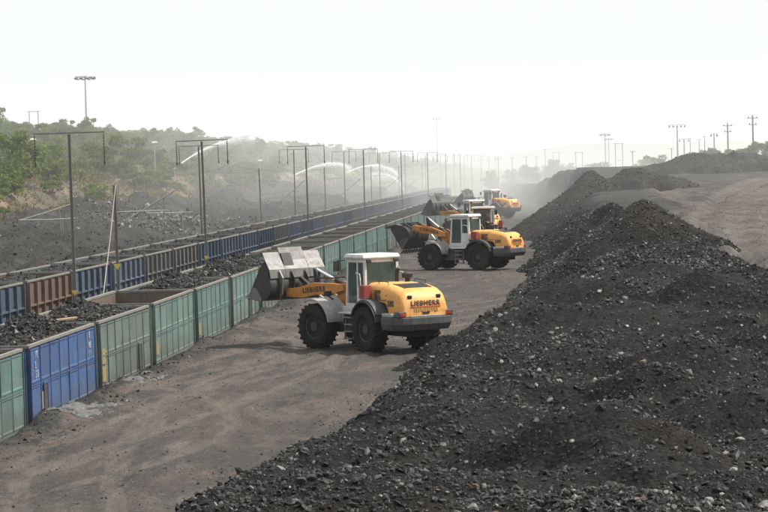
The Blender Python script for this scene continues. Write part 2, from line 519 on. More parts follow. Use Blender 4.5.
# ---------------------------------------------------------------- ground materials
def coal_mat(name, base=(0.0045, 0.0045, 0.0046), dusty=(0.026, 0.024, 0.022), amount=0.45, brown=(0.028, 0.021, 0.016), sc=1.0):
    t = NT(name)
    v = t.world()
    n1 = t.noise(v, 0.35 * sc, 5, 0.6); n2 = t.noise(v, 3.2 * sc, 6, 0.7); n3 = t.noise(v, 14 * sc, 4, 0.7)
    vo = t.t.nodes.new('ShaderNodeTexVoronoi'); t.t.links.new(v, vo.inputs['Vector']); vo.inputs['Scale'].default_value = 9 * sc
    cell = t.ramp(vo.outputs['Color'], [(0.25, 0.0), (0.75, 1.0)])
    c = t.mix(t.ramp(n2, [(0.35, 0.0), (0.72, 1.0)]), base, tuple(x * 1.8 for x in base))
    c = t.mix(t.math('MULTIPLY', t.ramp(t.math('ADD', t.math('MULTIPLY', n1, 0.55), t.math('MULTIPLY', n3, 0.45)), [(0.46, 0.0), (0.66, 1.0)]), amount), c, dusty)
    c = t.mix(t.math('MULTIPLY', t.ramp(t.noise(v, 0.16 * sc, 3, 0.6), [(0.52, 0.0), (0.72, 1.0)]), 0.45), c, brown)
    c = t.mix(t.math('MULTIPLY', t.ramp(cell, [(0.80, 0.0), (0.95, 1.0)]), 0.5), c, dusty)
    h = t.math('ADD', t.math('MULTIPLY', vo.outputs['Distance'], -0.8), t.math('ADD', n2, t.math('MULTIPLY', n3, 0.5)))
    return t.pbr(c, 0.75, 0, t.bump(h, 0.9, 0.07), spec=0.06)
M_COAL = coal_mat('coal')
M_SPOIL = coal_mat('spoil', (0.010, 0.0097, 0.0095), (0.040, 0.036, 0.032), 0.6, (0.045, 0.036, 0.030), 0.5)

def lump_mat():
    t = NT('lump')
    a = t.attr('tone')
    c = t.ramp(a, [(0.0, (0.004, 0.004, 0.0042)), (0.45, (0.010, 0.0098, 0.0096)), (0.66, (0.036, 0.0345, 0.033)), (0.80, (0.105, 0.10, 0.095)),
                   (0.90, (0.30, 0.28, 0.26)), (0.96, (0.13, 0.085, 0.06)), (1.0, (0.52, 0.51, 0.49))])
    n = t.noise(t.world(), 16, 4, 0.65)
    c = t.mix(t.ramp(n, [(0.35, 0.5), (0.7, 0.0)]), c, (0.02, 0.019, 0.018))
    return t.pbr(c, t.math('ADD', t.math('MULTIPLY', n, 0.4), 0.35), 0, t.bump(n, 0.4, 0.03), spec=0.22)
M_LUMP = lump_mat()

def ground_mat():
    t = NT('ground')
    v = t.world()
    road, coal, veg, scarp = t.attr('road'), t.attr('coal'), t.attr('veg'), t.attr('scarp')
    n0 = t.noise(v, 0.11, 4, 0.6, 0.4); n1 = t.noise(v, 0.45, 6, 0.65, 0.6); n2 = t.noise(v, 2.6, 6, 0.7); n3 = t.noise(v, 14, 5, 0.75)
    st = t.noise(t.world((0.9, 0.22, 1)), 1.0, 5, 0.65, 0.3)                 # scraped along the way the loaders drive
    c = t.mix(t.ramp(n1, [(0.32, 0.0), (0.68, 1.0)]), (0.050, 0.0375, 0.030), (0.092, 0.0695, 0.056))
    c = t.mix(t.math('MULTIPLY', t.ramp(n3, [(0.45, 0.0), (0.75, 1.0)]), 0.45), c, (0.135, 0.116, 0.10))
    dk = t.math('ADD', t.math('MULTIPLY', st, 0.5), t.math('ADD', t.math('MULTIPLY', n2, 0.22), t.math('MULTIPLY', n0, 0.38)))
    c = t.mix(t.math('MULTIPLY', t.ramp(dk, [(0.47, 0.0), (0.60, 1.0)]), 0.9), c, (0.034, 0.031, 0.029))
    gy = t.noise(t.world((1.0, 0.3, 1)), 0.7, 5, 0.7)
    c = t.mix(t.math('MULTIPLY', t.ramp(gy, [(0.56, 0.0), (0.72, 1.0)]), 0.6), c, (0.13, 0.127, 0.124))
    vo = t.t.nodes.new('ShaderNodeTexVoronoi'); t.t.links.new(v, vo.inputs['Vector']); vo.inputs['Scale'].default_value = 11
    peb = t.ramp(vo.outputs['Color'], [(0.55, 0.0), (0.95, 1.0)])
    c = t.mix(t.math('MULTIPLY', peb, t.ramp(n2, [(0.42, 0.0), (0.62, 0.65)])), c, (0.165, 0.145, 0.128))
    # tyre marks: pairs of long curved bands, some scraped dark, some packed pale
    wob = t.math('MULTIPLY', t.math('SUBTRACT', t.noise(t.world((1, 0.35, 1)), 0.6, 3, 0.6), 0.5), 0.5)
    dark_s = pale_s = None
    for kk, (cx, cyy, rr_) in enumerate(RUTS):
        dn = t.t.nodes.new('ShaderNodeVectorMath'); dn.operation = 'DISTANCE'; t.t.links.new(t.world((1, 1, 0)), dn.inputs[0]); dn.inputs[1].default_value = (cx, cyy, 0)
        dd = t.math('ABSOLUTE', t.math('SUBTRACT', t.math('ABSOLUTE', t.math('SUBTRACT', t.math('ADD', dn.outputs['Value'], wob), rr_)), 1.05))
        band = t.ramp(dd, [(0.20, 1.0), (0.32, 0.0)])
        if kk % 3: dark_s = band if dark_s is None else t.math('MAXIMUM', dark_s, band)
        else: pale_s = band if pale_s is None else t.math('MAXIMUM', pale_s, band)
    trk = t.noise(t.world((3.0, 0.5, 1)), 1.3, 5, 0.7)
    c = t.mix(t.math('MULTIPLY', dark_s, t.ramp(trk, [(0.38, 0.0), (0.62, 0.75)])), c, (0.038, 0.033, 0.030))
    c = t.mix(t.math('MULTIPLY', pale_s, t.ramp(trk, [(0.36, 0.0), (0.60, 0.7)])), c, (0.115, 0.094, 0.080))
    # coal-covered ground
    cc = t.mix(t.ramp(n2, [(0.35, 0.0), (0.7, 1.0)]), (0.010, 0.0097, 0.0095), (0.036, 0.034, 0.032))
    cc = t.mix(t.math('MULTIPLY', t.ramp(n1, [(0.5, 0.0), (0.75, 1.0)]), 0.7), cc, (0.070, 0.067, 0.064))
    cm = t.ramp(t.math('ADD', t.math('ADD', coal, t.math('MULTIPLY', t.math('SUBTRACT', n2, 0.5), 0.9)), t.math('ADD', t.math('MULTIPLY', t.math('SUBTRACT', st, 0.5), 1.1), t.math('MULTIPLY', t.math('SUBTRACT', n3, 0.5), 0.7))), [(0.36, 0.0), (0.58, 1.0)])
    c = t.mix(cm, c, cc)
    # compacted haul road
    rc = t.mix(t.ramp(t.noise(t.world((1, 0.4, 1)), 1.6, 5, 0.65), [(0.3, 0.0), (0.7, 1.0)]), (0.070, 0.059, 0.051), (0.152, 0.129, 0.113))
    c = t.mix(t.math('MULTIPLY', t.math('MULTIPLY', road, t.ramp(st, [(0.32, 0.35), (0.55, 1.0)])), t.ramp(n2, [(0.3, 0.55), (0.6, 1.0)])), c, rc)
    # bare earth scarp, then dry grass on the hill
    sc = t.mix(t.ramp(t.noise(t.world((1, 0.6, 0.8)), 0.16, 5, 0.65), [(0.48, 0.0), (0.66, 1.0)]), (0.070, 0.060, 0.048), (0.23, 0.150, 0.095))
    sc = t.mix(t.math('MULTIPLY', t.ramp(n2, [(0.4, 0.0), (0.7, 1.0)]), 0.5), sc, (0.11, 0.10, 0.06))
    c = t.mix(scarp, c, sc)
    vc = t.mix(t.ramp(n1, [(0.35, 0.0), (0.7, 1.0)]), (0.055, 0.062, 0.028), (0.15, 0.125, 0.065))
    c = t.mix(veg, c, vc)
    h = t.math('ADD', t.math('MULTIPLY', n2, 0.8), t.math('ADD', t.math('MULTIPLY', n3, 0.45), t.math('ADD', t.math('MULTIPLY', st, 0.5), t.math('MULTIPLY', vo.outputs['Distance'], -0.35))))
    return t.pbr(c, 0.9, 0, t.bump(h, 0.85, 0.14), spec=0.25)
M_GROUND = ground_mat()

# ---------------------------------------------------------------- ground sheet
def geo(a, b, s0, g):
    out = [a]; s = s0
    while out[-1] < b: out.append(out[-1] + s); s *= g
    return out
ts = [-x for x in geo(62, 4200, 2.5, 1.12)][::-1] + list(np.arange(-61, -30, 0.9)) + [-29.6, -29.0, -28.6] + list(np.arange(-27.5, -16, 1.4)) + \
     [-15.6, -15.395, -15.345] + list(np.arange(-15.1, 8.0, 0.24)) + list(np.arange(8.2, 34, 0.55)) + geo(35, 4200, 1.2, 1.14)
ts = np.array(sorted(set(round(x, 3) for x in ts)))
ys = [-40, -20, -5, 5, 14, 20, 26]
y = 30.0
while y < 420: ys.append(y); y *= 1.0054
while y < 9000: ys.append(y); y *= 1.035
ys = np.array(ys)
T, Yg = np.meshgrid(ts, ys)
Xg = T + K * Yg
Zg = ground_z(Xg, Yg)
coal = np.clip(sstep(-28.6, -29.2, T) * sstep(-58, -50, T) * np.interp(Yg, [300, 700], [1.0, 0.75]) + sstep(-15.2, -15.6, T) * sstep(-30, -28, T), 0, 1)
coal = np.maximum(coal, np.exp(-((T + 15.2) / 1.1) ** 2) * (0.55 + 0.6 * vnoise(Xg / 2, Yg / 3, 61)))
coal = np.maximum(coal, 0.62 * sstep(1.8, -0.4, np.abs(Xg - xtoe(Yg) - 1.0)) )
coal = np.maximum(coal, np.interp(Yg, [110, 190, 300, 600], [0.0, 0.40, 0.55, 0.4]) * (T > -15) * (1 - 0.6 * sstep(0, 6, T)))
coal = np.maximum(coal, 0.85 * sstep(9, 5, T) * sstep(-2, 0, T) * sstep(135, 160, Yg) * (Yg < 500))
coal = np.maximum(coal, (0.50 + 0.42 * sstep(-0.1, 0.25, fbm(Xg / 7, Yg / 12, 63, 3))) * sstep(-1, 2, T) * (Yg < 500))
scarp = sstep(-48, -51.5, T + 2.2 * fbm(Xg / 9, Yg / 9, 64, 3)) * sstep(-64, -57, T)
veg = sstep(-55, -62, T + 4 * fbm(Xg / 8, Yg / 8, 65, 3))
veg = np.maximum(veg, sstep(480, 620, Yg) * (np.abs(T) > 26))
for (cx, cyy, rr_) in RUTS:
    dd = np.abs(np.hypot(Xg - cx, Yg - cyy) - rr_)
    sw = np.exp(-((dd - 1.05) / 0.30) ** 2) * (0.75 + 0.9 * vnoise(Xg / 4, Yg / 9, 92)) * (T > -15) * (Yg < 170) * (Xg < xtoe(Yg))
    coal = np.maximum(coal, 0.22 * sw)
coal = np.maximum(coal, (T > -15) * (Yg < 140) * (Xg < xtoe(Yg)) * 0.42 * sstep(0.12, 0.30, fbm(T / 0.9, Yg / 13.0, 93, 4)))
road = road_attr(Xg, Yg)
V = np.stack([Xg, Yg, Zg], -1).reshape(-1, 3)
g = mobj('ground', np_mesh('ground', V, grid_faces(len(ts), len(ys)), M_GROUND,
         {'coal': coal.ravel(), 'scarp': scarp.ravel(), 'veg': veg.ravel(), 'road': road.ravel()}))
tag(g, kind='structure')

# ---------------------------------------------------------------- the ridge and the heaps as bodies
yr = [16.0]
while yr[-1] < 346: yr.append(yr[-1] * 1.0036)
yr = np.array(yr)
dr = np.array(list(np.arange(-4.2, 15, 0.17)) + list(np.arange(15.2, 34, 0.5)))
D, Yr = np.meshgrid(dr, yr)
Xr = D + xtoe(Yr)
Zr = ridge_z(Xr, Yr)
Gr = ground_z(Xr, Yr)
keep = Zr > Gr - 0.10
Zr = np.where(keep, Zr, np.maximum(Zr, Gr - 0.35))
Vr = np.stack([Xr, Yr, Zr], -1).reshape(-1, 3)
Vc, Fc, _ = compact(Vr, grid_faces(len(dr), len(yr), keep))
o = mobj('coal_ridge', np_mesh('coal_ridge', Vc, Fc, M_COAL))
tag(o, 'long black ridge of broken coal running along the loaders\' working strip', 'coal ridge')
for i, (fn, x, y0, hx, hy, st, lb) in enumerate(HEAPS):
    xs = np.arange(x - hx, x + hx, st); yy = np.arange(y0 - hy, y0 + hy, st * 1.2)
    A, B = np.meshgrid(xs, yy)
    Z = fn(A, B); G = np.maximum(ground_z(A, B), ridge_z(A, B))
    kp = Z > G - 0.08
    Vh, Fh, _ = compact(np.stack([A, B, np.where(kp, Z, G - 0.3)], -1).reshape(-1, 3), grid_faces(len(xs), len(yy), kp))
    h = mobj('coal_heap' if i < 3 else 'spoil_mound', np_mesh('heap', Vh, Fh, M_COAL if i < 3 else M_SPOIL))
    tag(h, lb, 'coal heap' if i < 3 else 'spoil mound')

# ---------------------------------------------------------------- loose lumps
def lump_shapes(n, seed, detail=True):
    rg = np.random.default_rng(seed); out = []
    if detail:
        ph = (1 + 5 ** 0.5) / 2
        b = np.array([(-1, ph, 0), (1, ph, 0), (-1, -ph, 0), (1, -ph, 0), (0, -1, ph), (0, 1, ph), (0, -1, -ph), (0, 1, -ph), (ph, 0, -1), (ph, 0, 1), (-ph, 0, -1), (-ph, 0, 1)]) / 1.9
        f = np.array([(0, 11, 5), (0, 5, 1), (0, 1, 7), (0, 7, 10), (0, 10, 11), (1, 5, 9), (5, 11, 4), (11, 10, 2), (10, 7, 6), (7, 1, 8),
                      (3, 9, 4), (3, 4, 2), (3, 2, 6), (3, 6, 8), (3, 8, 9), (4, 9, 5), (2, 4, 11), (6, 2, 10), (8, 6, 7), (9, 8, 1)])
    else:
        b = np.array([(1, 0, 0), (0, 1, 0), (-1, 0, 0), (0, -1, 0), (0, 0, 1), (0, 0, -1)], float)
        f = np.array([(0, 1, 4), (1, 2, 4), (2, 3, 4), (3, 0, 4), (1, 0, 5), (2, 1, 5), (3, 2, 5), (0, 3, 5)])
    for k in range(n):
        v = b * (1 + rg.uniform(-0.30, 0.30, b.shape))
        for _ in range(5):                                   # cleave it by a few planes so it breaks into facets
            nrm = rg.normal(size=3); nrm /= np.linalg.norm(nrm); dd = rg.uniform(0.45, 0.8)
            ex = np.maximum(v @ nrm - dd, 0); v = v - ex[:, None] * nrm[None, :]
        v = v * (rg.uniform([0.8, 0.5, 0.28], [1.55, 1.1, 0.8]) if detail else rg.uniform([0.85, 0.7, 0.5], [1.2, 1.0, 0.85]))
        out.append((v, f))
    return out

def rand_rot(rg, n, tilt=0.6):
    a = rg.uniform(0, 2 * np.pi, n); b = rg.normal(0, tilt, n); c = rg.normal(0, tilt, n)
    ca, sa, cb, sb, cc, s2 = np.cos(a), np.sin(a), np.cos(b), np.sin(b), np.cos(c), np.sin(c)
    z, o1 = np.zeros(n), np.ones(n)
    Rz = np.stack([ca, -sa, z, sa, ca, z, z, z, o1], -1).reshape(-1, 3, 3)
    Ry = np.stack([cb, z, sb, z, o1, z, -sb, z, cb], -1).reshape(-1, 3, 3)
    Rx = np.stack([o1, z, z, z, cc, -s2, z, s2, cc], -1).reshape(-1, 3, 3)
    return Rz @ Ry @ Rx

def lump_tones(rg, n, pale=1.0):
    u = rg.uniform(0, 1, n)
    t = np.where(u < 0.70, rg.uniform(0.02, 0.5, n), np.where(u < 0.91, rg.uniform(0.5, 0.74, n), rg.uniform(0.74, 0.88, n)))
    t = np.where(u > 1 - 0.010 * pale, rg.uniform(0.87, 0.92, n), t)
    t = np.where(u > 1 - 0.005 * pale, rg.uniform(0.94, 0.97, n), t)
    return np.where(u > 1 - 0.0004 * pale, 1.0, t)

def scatter_mesh(name, P, S, tone, shapes, seed, mat, tilt=0.6):
    rg = np.random.default_rng(seed)
    Rm = rand_rot(rg, len(P), tilt)
    pick = rg.integers(0, len(shapes), len(P))
    Vs, Fs, Ts = [], [], []; base = 0
    for k, (v, f) in enumerate(shapes):
        idx = np.where(pick == k)[0]
        if not len(idx): continue
        vv = np.einsum('nij,vj->nvi', Rm[idx], v) * S[idx][:, None, None] + P[idx][:, None, :]
        ff = f[None] + (base + np.arange(len(idx)) * len(v))[:, None, None]
        Vs.append(vv.reshape(-1, 3)); Fs.append(ff.reshape(-1, f.shape[1])); Ts.append(np.repeat(tone[idx], len(v)))
        base += len(idx) * len(v)
    return np_mesh(name, np.concatenate(Vs), np.concatenate(Fs), mat, {'tone': np.concatenate(Ts)}, smooth=False)

def chunk_shapes(n, seed):
    import bmesh
    out = []; rg = np.random.default_rng(seed)
    for k in range(n):
        bm = bmesh.new(); bmesh.ops.create_icosphere(bm, subdivisions=2, radius=1.0)
        v = np.array([x.co[:] for x in bm.verts]); f = np.array([[x.index for x in p.verts] for p in bm.faces]); bm.free()
        for _ in range(9):
            nrm = rg.normal(size=3); nrm /= np.linalg.norm(nrm); v = v - np.maximum(v @ nrm - rg.uniform(0.4, 0.78), 0)[:, None] * nrm[None, :]
        v = v + 0.05 * rg.normal(size=v.shape)
        out.append((v * rg.uniform([0.95, 0.7, 0.45], [1.4, 1.05, 0.85]), f))
    return out
CHUNK = chunk_shapes(8, 17)
BIG = lump_shapes(10, 7); SMALL = lump_shapes(8, 8, False)
rg = np.random.default_rng(11)
def sample_view(n, y0, y1, rgen, pw=1.0, x0=-30, x1=798):
    """random ground points in the strip of the world the camera can see, spread by distance"""
    u = rgen.uniform(0, 1, n)
    Y = (y0 ** -pw + u * (y1 ** -pw - y0 ** -pw)) ** (-1 / pw)
    X = Y * (rgen.uniform(x0, x1, n) - 384) / F_PX + 0.0
    return X, Y
# candidates on the ridge and the heaps
def heap_lumps(n, y0, y1, pw, smin_, smax_, seed):
    rgen = np.random.default_rng(seed)
    X, Y = sample_view(n, y0, y1, rgen, pw)
    zr = ridge_z(X, Y)
    for fn, x, y_, hx, hy, st, lb in HEAPS:
        zr = np.maximum(zr, np.where((np.abs(X - x) < hx) & (np.abs(Y - y_) < hy), fn(X, Y), -99))
    gz = ground_z(X, Y)
    # sorted patches: some of the slope is fines, some is lumps
    dens = 0.72 + 1.1 * fbm(X / 2.8, Y / 2.8, 77, 3) + 0.25 * np.clip(1.2 - (X - xtoe(Y)) / 2.5, 0, 1)
    ok = (zr > gz - 0.02) & (rgen.uniform(0, 1, n) < dens)
    X, Y, z = X[ok], Y[ok], zr[ok]
    s = smin_ * (rgen.uniform(0.0, 1, len(X)) ** (-1 / 2.8)) * np.clip(Y / 60, 0.75, 1.5) * np.clip(Y / 150, 1, 2)
    s = np.minimum(s, smax_ * rgen.uniform(0.6, 1.0, len(X)))
    return np.stack([X, Y, z + s * 0.12], -1), s, lump_tones(rgen, len(X), np.interp(70, [0, 1], [1, 1]))
P1, S1, T1 = heap_lumps(230000, 27, 102, 1.0, 0.025, 0.125, 31)
P2, S2, T2 = heap_lumps(150000, 98, 330, 0.6, 0.042, 0.17, 32)
score = S1 / P1[:, 1] * (P1[:, 1] > 33)
big = np.argsort(-score)[:280]
msk = np.ones(len(P1), bool); msk[big] = False
sml = msk & (S1 < 0.0017 * P1[:, 1] * 0.55)
o = mobj('loose_coal', scatter_mesh('loose_coal', P1[msk & ~sml], S1[msk & ~sml], T1[msk & ~sml], BIG, 41, M_LUMP)); tag(o, 'loose coal and shale pieces covering the near slopes', 'loose coal', kind='stuff')
o = mobj('coal_grit', scatter_mesh('coal_grit', P1[sml], S1[sml], T1[sml], SMALL, 43, M_LUMP)); tag(o, 'small coal grit between the pieces on the near slopes', 'coal grit', kind='stuff')
o = mobj('distant_loose_coal', scatter_mesh('distant_loose_coal', P2, S2, T2, SMALL, 42, M_LUMP)); tag(o, 'loose coal pieces on the slopes beyond the nearest loader', 'loose coal', kind='stuff')
tone_kinds = [('coal_lump', 'dark coal lump lying on the near slope of the coal ridge', 0.25, lambda t: t < 0.5),
              ('shale_lump', 'grey shale lump lying on the near slope of the coal ridge', 0.68, lambda t: t < 0.80),
              ('pale_stone', 'pale stone lying on the near slope of the coal ridge', 0.87, lambda t: t < 0.93),
              ('brown_stone', 'brown stone lying among coal on the near ridge slope', 0.955, lambda t: t < 0.98),
              ('white_stone', 'white stone lying among coal on the near ridge slope', 1.0, lambda t: True)]
_lm = {}
Rb = rand_rot(np.random.default_rng(5), len(big), 0.5)
for j, i in enumerate(big):
    nm, lb, tn, _ = next(k for k in tone_kinds if k[3](T1[i]))
    key = (nm, j % 8)
    if key not in _lm:
        v, f = CHUNK[j % 8]
        # finer facets for the lumps that show largest
        _lm[key] = np_mesh(nm, v, f, M_LUMP, {'tone': np.full(len(v), tn)}, smooth=False)
    b = mobj(nm, _lm[key])
    mm = Matrix(Rb[j].tolist()).to_4x4()
    b.matrix_world = Matrix.Translation(P1[i]) @ mm @ Matrix.Scale(float(S1[i]), 4)
    tag(b, lb, 'stone' if 'stone' in nm else 'coal lump', nm.replace('_', ' ') + 's on the near coal ridge')
# loose stones on the working strip, in the coal yard and along the wagons
rgen = np.random.default_rng(51)
X, Y = sample_view(70000, 48, 260, rgen, 1.2)
tt = X - K * Y
dens = np.where(tt > -15.3, 0.10 + 0.4 * np.clip(fbm(X / 2, Y / 2.5, 58, 3), 0, 1) + 1.2 * np.exp(-((tt + 15.0) / 0.9) ** 2) + 0.8 * np.exp(-((X - xtoe(Y)) / 0.9) ** 2) + 0.7 * sstep(0.1, 0.35, fbm(X / 3, Y / 7, 52, 3)), 0.0)
dens = np.where(X > xtoe(Y) + 3, 0.5, dens)
ok = (rgen.uniform(0, 1, len(X)) < dens) & (X < xtoe(Y) + 45) & (ridge_z(X, Y) < ground_z(X, Y))
X, Y = X[ok], Y[ok]
s = np.minimum(0.014 * (Y / 60) * rgen.uniform(0, 1, len(X)) ** (-1 / 2.6), np.where(np.abs(X - K * Y + 14.6) < 1.0, 0.10, 0.055))
o = mobj('loose_stones', scatter_mesh('loose_stones', np.stack([X, Y, ground_z(X, Y) + s * 0.1], -1), s, np.where((np.abs(tt[ok] + 14.6) < 1.0) | (rgen.uniform(0, 1, len(X)) < 0.25), lump_tones(rgen, len(X), 2.0), rgen.uniform(0.66, 0.84, len(X))), SMALL, 53, M_LUMP))
tag(o, 'loose stones and spilled coal strewn over the working strip', 'loose stones', kind='stuff')
X, Y = sample_view(75000, 110, 420, rgen, 0.9, -20, 520)
tt = X - K * Y
RX, RY = hitz(168, 221, ground_z, 130, 500)
rub = np.exp(-(((Y - RY) / 24) ** 2 + ((X - RX) / 5.5) ** 2))
ok = (tt < -29.6) & (tt > -56) & (rgen.uniform(0, 1, len(X)) < 0.55 + rub)
X, Y, rub = X[ok], Y[ok], rub[ok]
s = np.minimum(0.036 * (Y / 140) * rgen.uniform(0, 1, len(X)) ** (-1 / 2.9), 0.17)
tn = np.where(rgen.uniform(0, 1, len(X)) < rub * 0.75, rgen.uniform(0.78, 0.9, len(X)), lump_tones(rgen, len(X), 1.0))
o = mobj('yard_rubble', scatter_mesh('yard_rubble', np.stack([X, Y, ground_z(X, Y) + s * 0.2], -1), s, tn, SMALL, 54, M_LUMP))
tag(o, 'coal and grey rubble strewn over the yard beyond the tracks', 'rubble', kind='stuff')

n_r = 4500
X = RX + rgen.normal(0, 3.2, n_r); Y = RY + rgen.normal(0, 11, n_r); X = X + K * (Y - RY)
s = np.minimum(0.075 * rgen.uniform(0, 1, n_r) ** (-1 / 2.6), 0.34)
o = mobj('grey_rubble', scatter_mesh('grey_rubble', np.stack([X, Y, ground_z(X, Y) + s * 0.3], -1), s, rgen.uniform(0.70, 0.89, n_r), SMALL, 55, M_LUMP))
tag(o, 'pale grey broken rock dumped on the coal yard beyond the tracks', 'grey rubble', kind='stuff')
# two spills of whitish powder at the foot of the wagons
def ash_mat():
    t = NT('ash'); n = t.noise(t.world(), 5, 5, 0.7)
    return t.pbr(t.ramp(n, [(0.3, (0.035, 0.034, 0.033)), (0.70, (0.13, 0.13, 0.13))]), 0.95, 0, t.bump(n, 0.6, 0.05))
M_ASH = ash_mat()
for k, (px, py, hx, hy, lb) in enumerate([(88, 410, 0.7, 2.2, 'whitish powder spilled on the ground beside the blue wagon'),
                                          (140, 382, 0.5, 2.2, 'whitish powder spilled at the foot of the first green wagon past the blue one')]):
    c = on_z(px, py)
    xs = np.linspace(-hx * 1.3, hx * 1.3, 70); yy = np.linspace(-hy * 1.3, hy * 1.3, 110)
    A, B = np.meshgrid(xs, yy)
    XX, YY = A + c.x + K * B, B + c.y
    r = np.hypot(A / hx, B / hy) + 1.9 * fbm(XX / 0.42, YY / 1.0, 300 + k, 4, 0.7)
    Z = ground_z(XX, YY) + 0.05 * (0.85 - r) + 0.03 * vnoise(XX * 6, YY * 6, 9)
    kp = r < 0.85
    Vh, Fh, _ = compact(np.stack([XX, YY, Z], -1).reshape(-1, 3), grid_faces(len(xs), len(yy), kp))
    tag(mobj('powder_spill', np_mesh('powder_spill', Vh, Fh, M_ASH)), lb, 'powder spill')
# ================================================================ WAGONS
def wagon_paint(name, col, rustc=(0.085, 0.05, 0.035), rust=0.35, dust=0.35, fade=0.6):
    t = NT(name)
    v = t.world()
    n1 = t.noise(v, 0.9, 5, 0.65); n2 = t.noise(v, 5.0, 5, 0.7); st = t.noise(t.world((5, 5, 0.55)), 1.4, 5, 0.65); n3 = t.noise(v, 26, 3, 0.6)
    rv = t.rnd()
    c = t.mix(t.ramp(n1, [(0.3, 0.0), (0.7, 1.0)]), tuple(x * 0.72 for x in col), tuple(min(1, x * 1.1 + 0.012) for x in col))
    c = t.mix(t.math('MULTIPLY', t.ramp(st, [(0.45, 0.0), (0.72, 1.0)]), fade), c, tuple(0.45 * x + 0.10 for x in col))
    c = t.mix(t.math('MULTIPLY', t.ramp(t.math('ADD', t.math('MULTIPLY', n2, 0.5), t.math('MULTIPLY', st, 0.5)), [(0.53, 0.0), (0.62, 1.0)]), rust), c, rustc)
    g = t.t.nodes.new('ShaderNodeNewGeometry'); sp = t.t.nodes.new('ShaderNodeSeparateXYZ'); t.t.links.new(g.outputs['Position'], sp.inputs[0])
    low = t.math('MULTIPLY', t.math('SUBTRACT', 0.75, sp.outputs['Z'], True), t.math('ADD', n1, 0.35), True)      # mud and coal splashed low down
    c = t.mix(t.math('MULTIPLY', low, 0.85), c, (0.07, 0.06, 0.052))
    c = t.mix(t.math('MULTIPLY', t.ramp(n2, [(0.4, 0.0), (0.8, 1.0)]), dust), c, (0.15, 0.14, 0.13))
    ru = t.noise(t.world((9, 9, 0.35)), 1.0, 4, 0.6)                    # rust runs down from the rim
    c = t.mix(t.math('MULTIPLY', t.ramp(ru, [(0.56, 0.0), (0.68, 1.0)]), 0.5), c, (0.10, 0.062, 0.042))
    n5 = t.noise(v, 2.1, 6, 0.75, 0.6)                                  # coal smears
    c = t.mix(t.math('MULTIPLY', t.ramp(n5, [(0.52, 0.0), (0.72, 1.0)]), 0.55), c, (0.045, 0.042, 0.04))
    k = t.math('ADD', t.math('MULTIPLY', rv, 0.34), 0.80)
    c = t.mix(1.0, c, t.mix(k, (0, 0, 0), (1, 1, 1)), 'MULTIPLY')
    return t.pbr(c, t.math('ADD', t.math('MULTIPLY', n2, 0.3), 0.5), 0, t.bump(t.math('ADD', n1, t.math('MULTIPLY', n3, 0.2)), 0.5, 0.06), spec=0.35)

WP = {'teal': wagon_paint('paint_teal', (0.062, 0.145, 0.132), rust=0.65, dust=0.6), 'green': wagon_paint('paint_green', (0.080, 0.125, 0.110), rust=0.7, dust=0.65),
      'pale': wagon_paint('paint_pale_green', (0.095, 0.172, 0.155), rust=0.6, dust=0.6), 'blue': wagon_paint('paint_blue', (0.012, 0.072, 0.215), rust=0.5, dust=0.38, fade=0.3),
      'navy': wagon_paint('paint_navy', (0.020, 0.052, 0.100), dust=0.5, rust=0.3), 'slate': wagon_paint('paint_slate', (0.055, 0.085, 0.145), rust=0.45), 'brown': wagon_paint('paint_brown', (0.12, 0.066, 0.045), rust=0.5, dust=0.3),
      'dull': wagon_paint('paint_dull', (0.088, 0.085, 0.088), rust=0.5)}
M_RAIL = painted('worn_coping', (0.19, 0.178, 0.158), 0.8, 0.75, (0.085, 0.08, 0.073), chip=0.9, chipc=(0.06, 0.05, 0.042))
M_INNER = wagon_paint('rusty_inside', (0.10, 0.066, 0.048), rust=0.6, dust=0.5)
M_UNDER = painted('underframe', (0.035, 0.032, 0.03), 0.85, 0.6, (0.09, 0.08, 0.07))
M_YEL = painted('yellow_patch', (0.27, 0.19, 0.06), 0.8, 0.85, (0.10, 0.11, 0.085), chip=1.0, chipc=(0.1, 0.14, 0.12), scale=3)
M_MARK = painted('white_marking', (0.34, 0.37, 0.42), 0.8, 0.6, (0.12, 0.15, 0.2), chip=0.6, chipc=(0.06, 0.10, 0.2), scale=4)
M_DARK = painted('painted_gap_shade', (0.018, 0.016, 0.015), 0.9, 0.3)  # near-black colour standing in for the shade inside the wagon doorway
WL, WW, WH, PITCH_W = 9.80, 3.20, 2.25, 10.71
ANG = math.atan2(1, K)
_txt = {}
def text_mesh(body, size, thick=0.004, bold=0.0, spacing=1.0, mat=None):
    key = (body, size, bold, mat.name if mat else '')
    if key in _txt: return _txt[key]
    cu = bpy.data.curves.new('lettering', 'FONT'); cu.body = body; cu.size = size; cu.extrude = thick; cu.offset = bold
    cu.align_x = 'CENTER'; cu.align_y = 'CENTER'; cu.space_character = spacing; cu.resolution_u = 2
    ob = bpy.data.objects.new('lettering', cu); COL.objects.link(ob)
    me = bpy.data.meshes.new_from_object(ob.evaluated_get(bpy.context.evaluated_depsgraph_get()))
    bpy.data.objects.remove(ob); bpy.data.curves.remove(cu)
    me.materials.clear()
    if mat: me.materials.append(mat)
    _txt[key] = me
    return me

